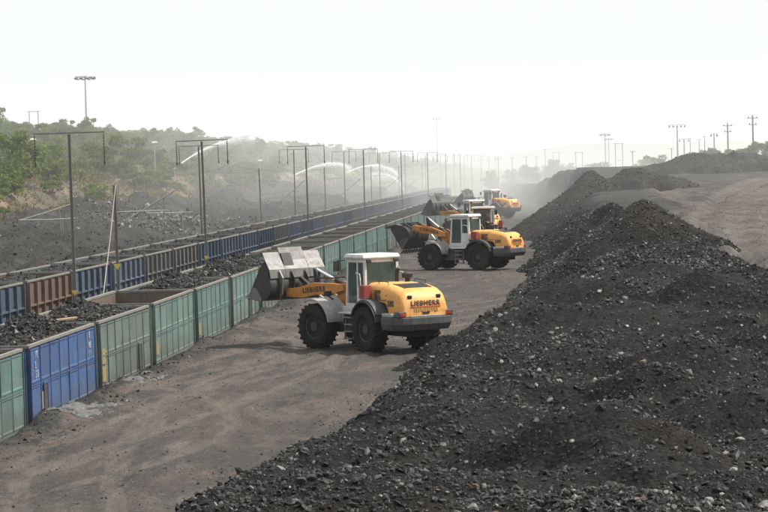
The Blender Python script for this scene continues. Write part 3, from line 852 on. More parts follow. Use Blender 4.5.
NCOL = 7
def front_wagon_meshes():
    D = {}
    cw = (WL - 0.10) / NCOL
    b = MB(); b.bb(0.035, cw - 0.035, -0.045, 0.0, 0, 1.0)
    D['upper'] = b; D['cw'] = cw
    p = MB(); w_, h_ = cw - 0.075, 0.98
    # pressed panel: flat field with a raised border lip
    p.loft([[(0, 0.0, 0), (w_, 0.0, 0), (w_, 0.0, h_), (0, 0.0, h_)], [(0.0, -0.03, 0.0), (w_, -0.03, 0), (w_, -0.03, h_), (0, -0.03, h_)],
            [(0.05, -0.03, 0.05), (w_ - 0.05, -0.03, 0.05), (w_ - 0.05, -0.03, h_ - 0.05), (0.05, -0.03, h_ - 0.05)],
            [(0.075, -0.012, 0.075), (w_ - 0.075, -0.012, 0.075), (w_ - 0.075, -0.012, h_ - 0.075), (0.075, -0.012, h_ - 0.075)]])
    D['panel'] = p
    return D
_FW = front_wagon_meshes(); CW = _FW['cw']
PANEL = {k: _FW['panel'].mesh('side_panel', WP[k]) for k in WP}
def _post_mesh(k):
    b = MB()
    for i in range(NCOL + 1):
        x = 0.05 + i * CW
        b.bb(x - 0.028, x + 0.028, -0.052 if 0 < i < NCOL else -0.07, 0.03, 0.0, 2.12)
    b.bb(0.08, WL - 0.08, -0.04, 0.03, 1.035, 1.095); b.bb(0.08, WL - 0.08, -0.06, 0.03, -0.08, 0.02)
    return b.mesh('side_posts', WP[k])
def _sheet_mesh(k):
    b = MB(); b.bb(0.03, WL - 0.03, 0.031, 0.06, -0.04, 2.13)
    return b.mesh('side_sheet', [WP[k]])
def _inner_mesh():
    b = MB(); b.bb(0.07, WL - 0.07, 0.062, 0.075, 0.02, 2.12); b.bb(0.07, WL - 0.07, WW - 0.075, WW - 0.062, 0.02, 2.12)
    b.bb(0.062, 0.068, 0.08, WW - 0.08, 0.02, 2.12); b.bb(WL - 0.068, WL - 0.062, 0.08, WW - 0.08, 0.02, 2.12); b.bb(0.08, WL - 0.08, 0.08, WW - 0.08, 0.0, 0.03)
    return b.mesh('lining', M_INNER)
def _far_mesh(k):
    b = MB(); b.bb(0.03, WL - 0.03, WW - 0.06, WW - 0.031, -0.04, 2.13)
    for i in range(NCOL + 1): b.bb(0.05 + i * CW - 0.04, 0.05 + i * CW + 0.04, WW - 0.03, WW + 0.06, 0, 2.12)
    return b.mesh('side_sheet', WP[k])
def _end_mesh(k, far):
    b = MB(); x0, x1 = ((WL - 0.06, WL - 0.03) if far else (0.03, 0.06)); s = 1 if far else -1; xf = WL - 0.03 if far else 0.03
    b.bb(x0, x1, 0.065, WW - 0.065, -0.04, 2.13)
    for y in (0.12, 0.85, 1.6, 2.35, 3.08): b.bb(min(xf, xf + s * 0.1), max(xf, xf + s * 0.1), y - 0.05, y + 0.05, -0.05, 2.12)
    b.bb(min(xf, xf + s * 0.07), max(xf, xf + s * 0.07), 0.17, WW - 0.17, 1.0, 1.1)
    return b.mesh('end_wall', WP[k])
def _coping_mesh():
    b = MB(); z0, z1 = 2.145, 2.225
    b.bb(-0.03, WL + 0.03, -0.035, 0.085, z0, z1); b.bb(-0.03, WL + 0.03, WW - 0.085, WW + 0.05, z0, z1)
    b.bb(-0.03, 0.085, 0.088, WW - 0.088, z0, z1); b.bb(WL - 0.085, WL + 0.03, 0.088, WW - 0.088, z0, z1)
    return b.mesh('coping', M_RAIL)
def _under_mesh():
    b = MB(); b.bb(0.05, WL - 0.05, 0.35, WW - 0.35, -0.42, -0.10); b.bb(0.0, 0.3, 0.2, WW - 0.2, -0.36, -0.06); b.bb(WL - 0.3, WL, 0.2, WW - 0.2, -0.36, -0.06)
    b.bar((-0.46, WW / 2, -0.25), (0.2, WW / 2, -0.25), 0.2, 0.24); b.bar((WL - 0.2, WW / 2, -0.25), (WL + 0.44, WW / 2, -0.25), 0.2, 0.24)
    return b.mesh('underframe', M_UNDER)
def _bogie_mesh():
    b = MB()
    for x in (-1.0, 1.0):
        for y in (0.75, WW - 0.75): b.lathe([(0.30, -0.06), (0.46, -0.06), (0.46, 0.06), (0.30, 0.06)], 18, (x, y, -0.78))
        b.tube([(x, 0.5, -0.78), (x, WW - 0.5, -0.78)], 0.08, 8)
    for y in (0.52, WW - 0.52):
        b.prism([(-1.35, -0.85), (-0.7, -0.9), (-0.45, -0.72), (0.45, -0.72), (0.7, -0.9), (1.35, -0.85), (1.3, -0.6), (0.5, -0.45), (-0.5, -0.45), (-1.3, -0.6)], y - 0.08, y + 0.08)
    return b.mesh('bogie', M_UNDER)
def _door_mesh():
    b = MB(); b.bb(0.0, 0.46, -0.058, -0.034, 0.05, 1.0)  # dark plate on the side: shade of an open doorway put in as colour
    return b.mesh('door_shade_plate', M_DARK)
def _door_frame():
    b = MB(); b.bb(-0.06, 0.0, -0.075, -0.03, 0.03, 1.03); b.bb(0.46, 0.52, -0.075, -0.03, 0.03, 1.03); b.bb(0.0, 0.46, -0.075, -0.03, 0.985, 1.03)
    return b
ME = {}
for k in WP:
    ME['post', k] = _post_mesh(k); ME['sheet', k] = _sheet_mesh(k); ME['far', k] = _far_mesh(k); ME['e0', k] = _end_mesh(k, False); ME['e1', k] = _end_mesh(k, True)
    ME['dframe', k] = _door_frame().mesh('door_frame', WP[k])
ME['lining'] = _inner_mesh(); ME['coping'] = _coping_mesh(); ME['under'] = _under_mesh(); ME['bogie'] = _bogie_mesh(); ME['door'] = _door_mesh()
_b = MB(); _b.bb(0, 0.62, -0.037, -0.031, 0, 0.5); ME['patch'] = _b.mesh('paint_patch', M_YEL)
_b = MB(); _b.bb(-0.07, 0.07, 0.09, WW - 0.09, 2.02, 2.13)
ME['ties'] = _b.mesh('cross_tie', M_RAIL)
_b = MB()
for i in range(7):
    x = 0.05 + i * (WL - 0.1) / 6; _b.bb(x - 0.055, x + 0.055, -0.14, 0.03, -0.05, 2.12)
_b.bb(0.1, WL - 0.1, -0.10, 0.03, 1.02, 1.10); _b.bb(0.1, WL - 0.1, -0.12, 0.03, -0.08, 0.03)
for k in WP: ME['ribs', k] = _b.mesh('side_ribs', WP[k])

def load_mesh(seed, peak, edge, lumps):
    xs = np.linspace(0.09, WL - 0.09, 90); yy = np.linspace(0.09, WW - 0.09, 34)
    A, B = np.meshgrid(xs, yy)
    e = np.minimum(np.minimum(A - 0.09, WL - 0.09 - A) / 1.6, np.minimum(B - 0.09, WW - 0.09 - B) / 1.3)
    Z = edge + peak * sstep(0, 1, e) * (1.0 + 1.2 * fbm(A / 2.4, B / 2.0, seed, 3)) + 0.22 * fbm(A / 0.5, B / 0.5, seed + 1, 3) * sstep(0, 0.3, e)
    Vg = np.stack([A, B, Z], -1).reshape(-1, 3)
    fq = grid_faces(90, 34)
    F3 = np.concatenate([fq[:, [0, 1, 2]], fq[:, [0, 2, 3]]])
    r = np.random.default_rng(seed)
    x = r.uniform(0.2, WL - 0.2, lumps); y_ = r.uniform(0.2, WW - 0.2, lumps)
    iz = Z[np.clip(((y_ - 0.09) / (WW - 0.18) * 33).round().astype(int), 0, 33), np.clip(((x - 0.09) / (WL - 0.18) * 89).round().astype(int), 0, 89)]
    s = np.minimum(0.030 * r.uniform(0, 1, lumps) ** (-1 / 2.9), 0.12)
    me = scatter_mesh('lumps', np.stack([x, y_, iz + 0.2 * s], -1), s, lump_tones(r, lumps, 0.6), SMALL, seed, M_LUMP)
    v2 = np.empty(len(me.vertices) * 3, np.float32); me.vertices.foreach_get('co', v2)
    f2 = np.empty(len(me.polygons) * 3, np.int32); me.polygons.foreach_get('vertices', f2)
    t2 = np.empty(len(me.vertices), np.float32); me.attributes['tone'].data.foreach_get('value', t2)
    bpy.data.meshes.remove(me)
    return np_mesh('coal_load', np.concatenate([Vg, v2.reshape(-1, 3)]), np.concatenate([F3, f2.reshape(-1, 3) + len(Vg)]), M_LUMP,
                   {'tone': np.concatenate([0.18 + 0.35 * vnoise(Vg[:, 0] * 3, Vg[:, 1] * 3, 5), t2])}, smooth=False)
LOADS = {'heap': [load_mesh(401, 0.45, 1.95, 8000), load_mesh(402, 0.36, 1.98, 8000)], 'low': [load_mesh(403, 0.22, 1.75, 1300)], 'bottom': [load_mesh(404, 0.15, 0.55, 500)], 'level': [load_mesh(405, 0.16, 2.0, 1500)]}

def wagon(t0, Y0, col, kind, label, group, patch=False, door=-1, ties=False, marks=(), far=False, bogies=True):
    r = empty('coal_wagon', (t0 + K * Y0, Y0, 0), ANG, label, 'wagon', group)
    r.rotation_euler = (R(rr.uniform(-0.5, 0.5)), R(rr.uniform(-0.12, 0.12)), ANG + R(rr.uniform(-0.12, 0.12)))
    mobj('side_sheet', ME['sheet', col], r); mobj('side_sheet', ME['far', col], r)
    mobj('end_wall', ME['e0', col], r); mobj('end_wall', ME['e1', col], r)
    mobj('coping', ME['coping'], r); mobj('underframe', ME['under'], r)
    if kind in ('empty', 'bottom'): mobj('lining', ME['lining'], r)
    if bogies:
        mobj('bogie', ME['bogie'], r, (1.9, 0, 0)); mobj('bogie', ME['bogie'], r, (WL - 1.9, 0, 0))
    if far: mobj('side_ribs', ME['ribs', col], r)
    else:
        mobj('side_posts', ME['post', col], r)
        for i in range(NCOL):
            for j, z in enumerate((0.04, 1.115)):
                pn = mobj('side_panel', PANEL[col], r, (0.05 + i * CW + 0.0375, rr.uniform(-0.006, 0.006), z)); pn.rotation_euler = (R(rr.uniform(-0.5, 0.5)), 0, R(rr.uniform(-0.35, 0.35)))
    if door >= 0:
        d = mobj('door_shade_plate', ME['door'], r, (0.05 + door * CW + 0.35, 0, 0)); mobj('door_frame', ME['dframe', col], d)
    if patch:
        for z in ((0.22, 0.80) if patch == 2 else (0.28,)): mobj('paint_patch', ME['patch'], r, (1.52 if patch == 3 else 0.32, -0.0, z))
    for (body, size, x, z) in marks:
        tm = mobj('lettering', text_mesh(body, size, 0.003, 0.006, 1.0, M_MARK), r, (x, -0.036, z)); tm.rotation_euler = (R(90), 0, 0)
    if ties:
        for x in (2.4, 4.9, 7.4): mobj('cross_tie', ME['ties'], r, (x, 0, 0))
    return r

seq = {0: 'teal', 1: 'blue', 2: 'green', 3: 'pale', 4: 'teal', 5: 'pale', 6: 'green', 7: 'teal', 8: 'green', 9: 'pale', 10: 'teal'}
cname = {'teal': 'teal green', 'blue': 'bright blue', 'navy': 'dark blue', 'green': 'faded grey green', 'pale': 'pale green', 'slate': 'slate blue', 'brown': 'rusty brown', 'dull': 'dull grey'}
fill = {0: 'heap', 1: 'heap', 2: 'heap', 3: 'bottom', 4: 'heap', 5: 'heap', 6: 'heap', 7: 'low', 8: 'bottom', 9: 'low', 10: 'bottom'}
NG, RG = 'open wagons of the near train', 'open wagons of the far train'
rr = random.Random(4)
NF, NR = 30, 42
_cyc = ['green', 'teal', 'pale', 'teal', 'green']
for i in range(-1, NF):
    Y0 = 71.7 + (i - 1) * PITCH_W
    col = seq.get(i, _cyc[i % 5]); fl = fill.get(i, ['bottom', 'low', 'bottom'][i % 3])
    if i == 1: lb = 'bright blue open wagon with white stencilled marks, beside the powder spill'
    elif i == 0: lb = 'teal green open wagon at the frame edge just before the blue one'
    elif i == -1: lb = 'teal green open wagon coupled before the one next to the blue wagon'
    elif i == 3: lb = 'pale green open wagon standing nearly empty with rusty inside showing'
    elif i == 2: lb = 'faded grey green open wagon coupled just behind the blue one'
    else: lb = f'{cname[col]} open wagon, {ordinal(i - 1)} behind the blue one in the near train'
    wagon(-15.44, Y0, col, fl, lb, NG, patch={1: 3, 2: 2, 3: 1, 4: 1}.get(i, 0), door={1: 1, 2: 5, 0: 4, 5: 4}.get(i, -1), ties=(i >= 8),
          marks=[('I K', 0.30, 0.95, 1.90), ('E', 0.26, 0.80, 1.60), ('5 8', 0.30, 0.95, 1.33), ('B', 0.30, 8.95, 1.90), ('HIE', 0.27, 8.95, 1.58), ('1 1', 0.30, 8.95, 1.30)] if i == 1 else (), bogies=i < 14)
    lo = mobj('coal_load', LOADS[fl][i % len(LOADS[fl])]); lo.location = (-15.44 + K * Y0, Y0, 0); lo.rotation_euler = (0, 0, ANG)
    nm = {'heap': 'coal heaped above the rim', 'low': 'coal lying level below the rim', 'bottom': 'thin layer of coal on the floor'}[fl]
    tag(lo, f'{nm} of the blue wagon' if i == 1 else f'{nm} {"in the wagon before the blue one" if i == 0 else "at the very start of the near train" if i < 0 else "in the wagon " + ordinal(i - 1) + " behind the blue one"}', 'coal load', 'coal loads in the near train')
rseq = {3: 'navy', 4: 'brown', 5: 'navy', 6: 'slate', 7: 'dull', 8: 'dull', 9: 'navy', 10: 'slate'}
rc = ['slate', 'navy', 'slate', 'dull', 'slate', 'navy', 'dull']
for i in range(0, NR):
    Y0 = 116.0 + (i - 4) * PITCH_W
    col = rseq.get(i, rc[i % 7])
    if i == 4: lb = 'rusty brown ribbed wagon in the far train between two blue ones'
    elif i < 4: lb = f'{cname[col]} ribbed wagon in the far train, {ordinal(4 - i)} before the brown one'
    else: lb = f'{cname[col]} ribbed wagon in the far train, {ordinal(i - 4)} after the brown one'
    wagon(-24.94, Y0, col, 'level', lb, RG, far=True, bogies=False)
    lo = mobj('coal_load', LOADS['level'][0]); lo.location = (-24.94 + K * Y0, Y0, 0); lo.rotation_euler = (0, 0, ANG)
    tag(lo, f'level coal in the far train\'s {"rusty brown wagon" if i == 4 else ordinal(abs(i - 4)) + " wagon" + (" before" if i < 4 else " after") + " the brown one"}', 'coal load', 'coal loads in the far train')

# rails and sleepers
M_STEEL = painted('rail_steel', (0.10, 0.075, 0.06), 0.6, 0.5, metal=0.3)
for t0, nm in ((-15.44, 'under the near train'), (-24.94, 'under the far train')):
    r = empty('railway_track', (t0 + K * 40, 40, -1.25), ANG, f'steel railway track on sleepers {nm}', 'railway track')
    for y in (0.76, 2.44):
        b = MB(); b.bb(0, 620, y - 0.035, y + 0.035, 0.08, 0.16); b.bb(0, 620, y - 0.07, y + 0.07, 0.03, 0.079); b.build('rail', M_STEEL, r)
# wood board lying over the corner of the first wagon
b = MB(); b.bar((0, 0, 0), (1.7, 0.5, 0.10), 0.26, 0.05)
p = at_y(6, 349, 69.2)
o = b.build('wooden_board', painted('bare_wood', (0.38, 0.26, 0.16), 0.8, 0.3), loc=(-15.9 + K * 69.6, 69.6, 2.30)); o.rotation_euler = (0, 0, R(140))
tag(o, 'bare wooden board lying over the rim of the wagon before the blue one', 'board')
b = MB(); b.bar((0, 0, 0), (1.5, 0.1, 0.12), 0.3, 0.05)
o = b.build('wooden_board', bpy.data.materials['bare_wood'], loc=(-17.2 + K * 80.2, 80.2, 2.36)); o.rotation_euler = (0, 0, R(10))
tag(o, 'bare wooden board lying on the coal at the end of the blue wagon', 'board')
# ================================================================ WHEEL LOADERS
YEL = (0.74, 0.325, 0.065)
M_Y = painted('loader_yellow', YEL, 0.5, 0.55, (0.46, 0.30, 0.15), dark=0.82, smear=0.42, mud=1.75)
M_O = painted('loader_orange', (0.58, 0.22, 0.022), 0.5, 0.55, (0.20, 0.13, 0.08), chip=0.5, smear=0.5)
M_W = painted('loader_white', (0.62, 0.62, 0.60), 0.5, 0.45, (0.34, 0.31, 0.28), smear=0.30, mud=1.9)
M_G = painted('loader_grey', (0.34, 0.345, 0.35), 0.5, 0.5, (0.22, 0.20, 0.18), smear=0.5, mud=1.6)
M_D = painted('loader_dark', (0.045, 0.048, 0.051), 0.55, 0.55, (0.12, 0.108, 0.095), mud=1.1)
M_K = painted('black_steel', (0.013, 0.013, 0.014), 0.55, 0.4, (0.06, 0.054, 0.048))
M_TYRE = painted('tyre_rubber', (0.010, 0.0097, 0.0095), 0.85, 0.6, (0.048, 0.043, 0.038), spec=0.15)
M_RIM = painted('rim_grey', (0.035, 0.035, 0.036), 0.6, 0.6, (0.07, 0.063, 0.056))
M_BUCK = painted('bucket_steel', (0.17, 0.17, 0.17), 0.45, 0.6, (0.11, 0.10, 0.09), metal=0.3, chip=0.7, chipc=(0.05, 0.045, 0.04), smear=0.95)
M_BUCKD = painted('bucket_dark', (0.024, 0.0235, 0.023), 0.55, 0.5, (0.055, 0.052, 0.048), metal=0.2)
M_EDGE = painted('worn_edge', (0.42, 0.41, 0.39), 0.4, 0.2, metal=0.5)
M_CHR = painted('chrome_rod', (0.75, 0.75, 0.76), 0.25, 0.15, metal=0.6)
M_RED = painted('red_panel', (0.25, 0.035, 0.03), 0.5, 0.5, (0.20, 0.12, 0.10))
M_TXT = painted('dark_lettering', (0.03, 0.022, 0.02), 0.6, 0.25, (0.25, 0.16, 0.08))
M_TXR = painted('red_stripe', (0.42, 0.05, 0.03), 0.6, 0.2, (0.3, 0.2, 0.1))
M_TXO = painted('ochre_lettering', (0.30, 0.17, 0.03), 0.6, 0.3, (0.3, 0.2, 0.1))
M_LAMP = painted('lamp_lens', (0.30, 0.03, 0.02), 0.2, 0.25)
M_SEAT = painted('seat_fabric', (0.03, 0.03, 0.034), 0.9, 0.2)
def glass_mat():
    t = NT('cab_glass'); n = t.noise(t.coord('Object'), 2.5, 4, 0.6)
    g = t.t.nodes.new('ShaderNodeBsdfPrincipled'); g.inputs['Base Color'].default_value = (0.06, 0.085, 0.08, 1); g.inputs['Roughness'].default_value = 0.12
    g.inputs['Specular IOR Level'].default_value = 0.7
    t.t.links.new(t.ramp(n, [(0.3, 0.42), (0.7, 0.68)]), g.inputs['Alpha'])
    t.t.links.new(g.outputs[0], t.out.inputs['Surface'])
    return t.m
M_GL = glass_mat()

WHR, WHW = 0.88, 0.66
def tyre_meshes():
    b = MB(); hw = WHW / 2
    prof = [(0.46, -hw * 0.62), (0.52, -hw * 0.92), (0.66, -hw), (0.78, -hw * 0.98), (0.835, -hw * 0.84), (0.85, -hw * 0.4), (0.852, 0), (0.85, hw * 0.4), (0.835, hw * 0.84), (0.78, hw * 0.98), (0.66, hw), (0.52, hw * 0.92), (0.46, hw * 0.62)]
    b.lathe(prof, 40)
    lug = b
    n = 22
    for k in range(n):
        for s in (-1, 1):
            a = 2 * math.pi * (k + (0.25 if s > 0 else -0.25)) / n
            m = Matrix.Rotation(-a, 4, 'Y') @ Matrix.Translation((0.845, s * hw * 0.52, 0)) @ Matrix.Rotation(s * 0.45, 4, 'X')
            lug.add([Vector(v) for v in [(-0.03, -0.165, -0.045), (0.035, -0.165, -0.035), (0.035, 0.165, -0.035), (-0.06, 0.165, -0.05), (-0.03, -0.165, 0.045), (0.035, -0.165, 0.035), (0.035, 0.165, 0.035), (-0.06, 0.165, 0.05)]],
                    [(0, 1, 2, 3), (7, 6, 5, 4), (0, 4, 5, 1), (1, 5, 6, 2), (2, 6, 7, 3), (3, 7, 4, 0)], m)
    ty = b.mesh('tyre', M_TYRE, 35)
    r = MB(); r.lathe([(0.47, 0.20), (0.49, 0.24), (0.44, 0.20), (0.40, 0.06), (0.30, 0.04), (0.29, 0.13), (0.20, 0.16), (0.19, 0.22), (0.06, 0.23)], 28)
    r.lathe([(0.47, -0.20), (0.44, -0.1), (0.2, 0.02)], 28)
    for k in range(10):
        a = 2 * math.pi * k / 10
        r.lathe([(0.022, 0.10), (0.022, 0.075), (0.01, 0.07)], 6, (0.345 * math.cos(a), 0, 0.345 * math.sin(a)))
    return ty, r.mesh('rim', M_RIM, 35)
TYRE, RIM = tyre_meshes()

def arc_strip(b, cx, cz, r0, r1, a0, a1, y0, y1, n=12):
    sec = []
    for k in range(n + 1):
        a = a0 + (a1 - a0) * k / n
        c, s = math.cos(a), math.sin(a)
        sec.append([(cx + r0 * c, y0, cz + r0 * s), (cx + r1 * c, y0, cz + r1 * s), (cx + r1 * c, y1, cz + r1 * s), (cx + r0 * c, y1, cz + r0 * s)])
    b.loft(sec)

def bucket_profile():
    pts = [(1.50, 0.0), (0.62, -0.06)]
    for k in range(9):                         # rounded back
        a = R(-88 - 17 * k)
        pts.append((0.55 + 0.58 * math.cos(a) , 0.52 + 0.58 * math.sin(a)))
    pts += [(0.16, 1.20), (0.42, 1.52)]
    return pts

def make_loader(loc, heading, art, arm_pin, btilt, label, load=None, loadlabel='', dusty=False, number='580', group='yellow wheel loaders', bk=None, cabm=None):
    """x forward, y to the machine's own left side; heading measured counter-clockwise from +Y"""
    M_BUCK = bk or globals()['M_BUCK']; M_W = cabm or globals()['M_W']
    root = empty('wheel_loader', loc, R(90) + heading, label, 'wheel loader', group)
    PIV = 1.9
    FR = Matrix.Translation((PIV, 0, 0)) @ Matrix.Rotation(art, 4, 'Z') @ Matrix.Translation((-PIV, 0, 0))
    # wheels
    for front in (0, 1):
        for s in (1, -1):
            p = Vector((3.75 * front, 1.13 * s, WHR))
            if front: p = FR @ p
            t = mobj('wheel', TYRE, root, p); t.rotation_euler = (0, 0.3 * front + s, (art if front else 0) + (0 if s > 0 else math.pi))
            mobj('rim', RIM, t)
    # rear frame, axle, tank
    b = MB(); b.bb(-1.75, 1.85, -0.52, 0.52, 0.62, 1.42); b.bb(-0.3, 0.3, -0.95, 0.95, 0.66, 1.08); b.bb(1.0, 2.2, -0.35, 0.35, 0.9, 1.7)
    b.build('rear_frame', M_K, root, bev=0.03)
    b = MB(FR); b.bb(1.95, 4.45, -0.5, 0.5, 0.62, 1.35); b.bb(3.45, 4.05, -0.95, 0.95, 0.66, 1.08)
    b.build('front_frame', M_D, root, bev=0.03)
    b = MB(FR)                                   # lifting tower
    for s in (-1, 1):
        b.prism([(2.35, 1.2), (3.75, 1.2), (3.55, 1.55), (3.15, 2.48), (2.78, 2.52), (2.55, 2.0)], s * 0.42 - 0.05, s * 0.42 + 0.05)
    b.bb(2.5, 2.62, -0.42, 0.42, 1.2, 2.0)
    b.build('lift_tower', M_O, root, bev=0.02)
    # hood
    def sec(x, w, zt, zb, r=0.30, dz=0.0):
        pts = [(x, -w * 1.0, zb), (x, -w * 1.03, zb + (zt - zb) * 0.45)]
        for k in range(6):
            a = R(180 - 18 * k); pts.append((x, -(w - r) + r * math.cos(a), zt - r + r * math.sin(a)))
        for k in range(6):
            a = R(90 - 18 * k); pts.append((x, (w - r) + r * math.cos(a), zt - r + r * math.sin(a)))
        pts += [(x, w * 1.03, zb + (zt - zb) * 0.45), (x, w * 1.0, zb)]
        return pts
    b = MB(); b.loft([sec(1.02, 0.80, 2.42, 1.98, 0.22), sec(0.6, 0.86, 2.60, 1.96, 0.26), sec(-0.2, 0.93, 2.60, 1.94, 0.30), sec(-0.95, 0.97, 2.55, 1.86, 0.30), sec(-1.2, 0.98, 2.52, 1.45, 0.30),
                      sec(-1.65, 0.98, 2.44, 1.40, 0.32), sec(-1.93, 0.97, 2.33, 1.40, 0.34), sec(-2.09, 0.95, 2.14, 1.40, 0.36), sec(-2.18, 0.92, 1.88, 1.40, 0.22), sec(-2.22, 0.90, 1.55, 1.40, 0.06)])
    hood = b.build('hood', M_Y, root, 50)
    b = MB()
    for k in range(9):
        x = -1.62 + k * 0.09; z = np.interp(x, [-1.65, -1.2, -0.95, -0.2], [2.44, 2.52, 2.55, 2.60])
        b.box((x, 0, z + 0.005), (0.055, 1.06, 0.03), Matrix.Rotation(R(-10), 4, 'Y'))
    for y in (-0.56, 0.56): b.bar((-1.68, y, 2.44), (-1.18, y, 2.532), 0.05, 0.04); b.bar((-1.18, y, 2.532), (-0.84, y, 2.57), 0.05, 0.04)
    b.build('top_grille', M_K, hood)
    for s in (-1, 1):
        b = MB(); b.loft([[(1.03, s * 0.835, 1.985), (1.03, s * 0.84, 2.22), (0.66, s * 0.905, 2.30), (0.35, s * 0.94, 1.985)], [(1.03, s * 0.85, 1.985), (1.03, s * 0.855, 2.22), (0.66, s * 0.92, 2.30), (0.35, s * 0.955, 1.985)]]); b.build('white_panel', M_W, hood)
    b = MB()
    for k in range(7): b.bb(-0.55, -0.05, 0.955, 0.972, 2.02 + 0.05 * k, 2.05 + 0.05 * k)
    b.build('side_grille', M_K, hood)
    for s in (-1, 1):
        b = MB(); b.box((-2.10, s * 0.62, 2.12), (0.10, 0.17, 0.13), Matrix.Rotation(R(-14), 4, 'Y')); b.build('work_light', M_K, hood, bev=0.02)
    b = MB(); b.bb(-2.262, -2.20, -0.14, 0.14, 1.50, 1.56); b.build('handle', M_K, hood)
    def plate(mesh, x, z, name='lettering', lean=R(8)):
        o = mobj(name, mesh, hood, (x, 0, z)); o.rotation_euler = (R(90) , 0, R(-90)); o.rotation_euler = (Matrix.Rotation(R(-90), 4, 'Z') @ Matrix.Rotation(R(90) - lean, 4, 'X')).to_euler()
        return o
    plate(text_mesh('LIEBHERR', 0.25, 0.006, 0.008, 1.22, M_TXT), -2.198, 1.885)
    b = MB(); b.bb(-0.66, 0.66, -0.016, 0.016, -0.004, 0.004); plate(b.mesh('stripe', M_TXR), -2.215, 1.755, 'stripe')
    b = MB(); rq = random.Random(3); x = -0.5
    while x < 0.5:
        ww = rq.uniform(0.035, 0.06)
        b.bb(x, x + ww, rq.uniform(-0.075, -0.05), 0.07, -0.004, 0.004)
        if rq.random() < 0.7: b.bb(x + ww, x + ww + 0.035, rq.choice((-0.07, 0.035)), rq.choice((-0.03, 0.07)) if False else 0.07, -0.0035, 0.0035)
        x += ww + 0.05
    plate(b.mesh('lettering', M_TXO), -2.225, 1.645)
    for s in (1, -1):
        tm = mobj('model_number', text_mesh(number, 0.30, 0.006, 0.012, 1.05, M_TXT), hood, (-1.35, s * 1.008, 1.86)); tm.rotation_euler = (R(90), 0, R(180) if s > 0 else 0)
        b = MB(); b.bb(-1.0, 0.95, s * 0.985 - 0.012, s * 0.985 + 0.012, -0.014, 0.014); q = b.build('trim_line', M_D, hood, loc=(0.0, 0, 1.99))
    for s in (-1, 1):                            # seams between the bonnet panels
        b = MB(); b.bb(-1.02, -0.998, s * 0.985 - 0.012, s * 0.985 + 0.012, 1.95, 2.2); b.build('hood_seam', M_K, hood)
        b = MB(); b.bb(-0.24, -0.22, s * 0.95 - 0.02, s * 0.95 + 0.02, 2.0, 2.28); b.build('hood_seam', M_K, hood)
        b = MB(); b.tube([(-0.9, s * 0.80, 2.53), (-0.9, s * 0.82, 2.66), (-0.15, s * 0.80, 2.70), (-0.15, s * 0.78, 2.58)], 0.018, 6); b.build('grab_rail', M_K, hood)
    # counterweight
    b = MB()
    out = [(-1.15, 1.34), (-1.98, 1.26), (-2.28, 1.03), (-2.40, 0.66), (-2.40, -0.66), (-2.28, -1.03), (-1.98, -1.26), (-1.15, -1.34)]
    lo = [(-1.15, 1.28), (-1.9, 1.18), (-2.16, 0.96), (-2.26, 0.62), (-2.26, -0.62), (-2.16, -0.96), (-1.9, -1.18), (-1.15, -1.28)]
    b.loft([[(x, y, 0.88) for x, y in lo], [(x, y, 1.12) for x, y in out], [(x, y, 1.38) for x, y in out]])
    cw = b.build('counterweight', M_D, root, bev=0.03)
    for s in (-1, 1):
        b = MB(); b.bb(-2.22, -1.90, s * 1.00 - 0.18, s * 1.00 + 0.18, 1.382, 1.60); b.build('lamp_housing', M_D, cw, bev=0.03)
        b = MB(); b.bb(-2.24, -2.222, s * 0.99 - 0.11, s * 0.99 + 0.11, 1.43, 1.54); b.build('tail_lamp', M_LAMP, cw)
    b = MB(); b.bb(-2.32, -2.23, -0.70, 0.70, 1.382, 1.44); b.build('bumper_strip', M_G, cw, bev=0.015)
    for s in (-1, 1):                            # battery boxes behind the rear wheels
        b = MB(); b.bb(-1.86, -1.12, s * 1.08 - 0.20, s * 1.08 + 0.20, 1.382, 1.52); b.build('side_deck', M_G, root, bev=0.03)
    # rear mudguards
    for s in (-1, 1):
        b = MB(); arc_strip(b, 0.0, 0.92, 0.98, 1.03, R(28), R(165), s * 0.80 if s > 0 else -1.46, 1.46 if s > 0 else -0.80, 14)
        f = b.build('rear_mudguard', M_K, root)
        b = MB(); arc_strip(b, 0.0, 0.92, 1.033, 1.09, R(40), R(150), s * 0.80 if s > 0 else -1.40, 1.40 if s > 0 else -0.80, 10)
        b.build('mudguard_top', M_D, f)
    # cab platform and steps
    b = MB(); b.bb(0.98, 2.5, -0.9, 0.9, 1.44, 1.66); b.bb(1.05, 2.1, 0.88, 1.34, 1.40, 1.47); b.bb(1.05, 2.1, -1.34, -0.88, 1.40, 1.47)
    b.build('cab_platform', M_W, root, bev=0.02)
    for s in (1, -1):
        b = MB()
        for x in (1.22, 1.86): b.bar((x, s * 1.18, 0.42), (x, s * 1.10, 1.42), 0.05, 0.10)
        lad = b.build('ladder', M_D, root)
        for k in range(4):
            b = MB(); b.bb(1.24, 1.84, s * 1.16 - 0.10, s * 1.16 + 0.10, 0.44 + 0.27 * k, 0.48 + 0.27 * k); b.build('step', M_G, lad)
    # cab
    x0, x1, hy, z0, z1 = 1.02, 2.42, 0.73, 1.66, 3.46
    b = MB()
    for s in (-1, 1):
        b.bar((x1 + 0.03, s * hy, z0), (x1 - 0.12, s * (hy - 0.04), z1), 0.09, 0.11); b.bar((x0, s * hy, z0), (x0 + 0.04, s * (hy - 0.04), z1), 0.10, 0.13)
        b.bar((x0 + 0.55, s * hy, z0), (x0 + 0.55, s * (hy - 0.03), z1), 0.08, 0.09)
        b.bb(x0 + 0.02, x0 + 0.58, s * hy - 0.035, s * hy + 0.035, z0, z0 + 0.75); b.bar((x0, s * (hy - 0.03), z1 - 0.06), (x1 - 0.12, s * (hy - 0.03), z1 - 0.06), 0.1, 0.12)
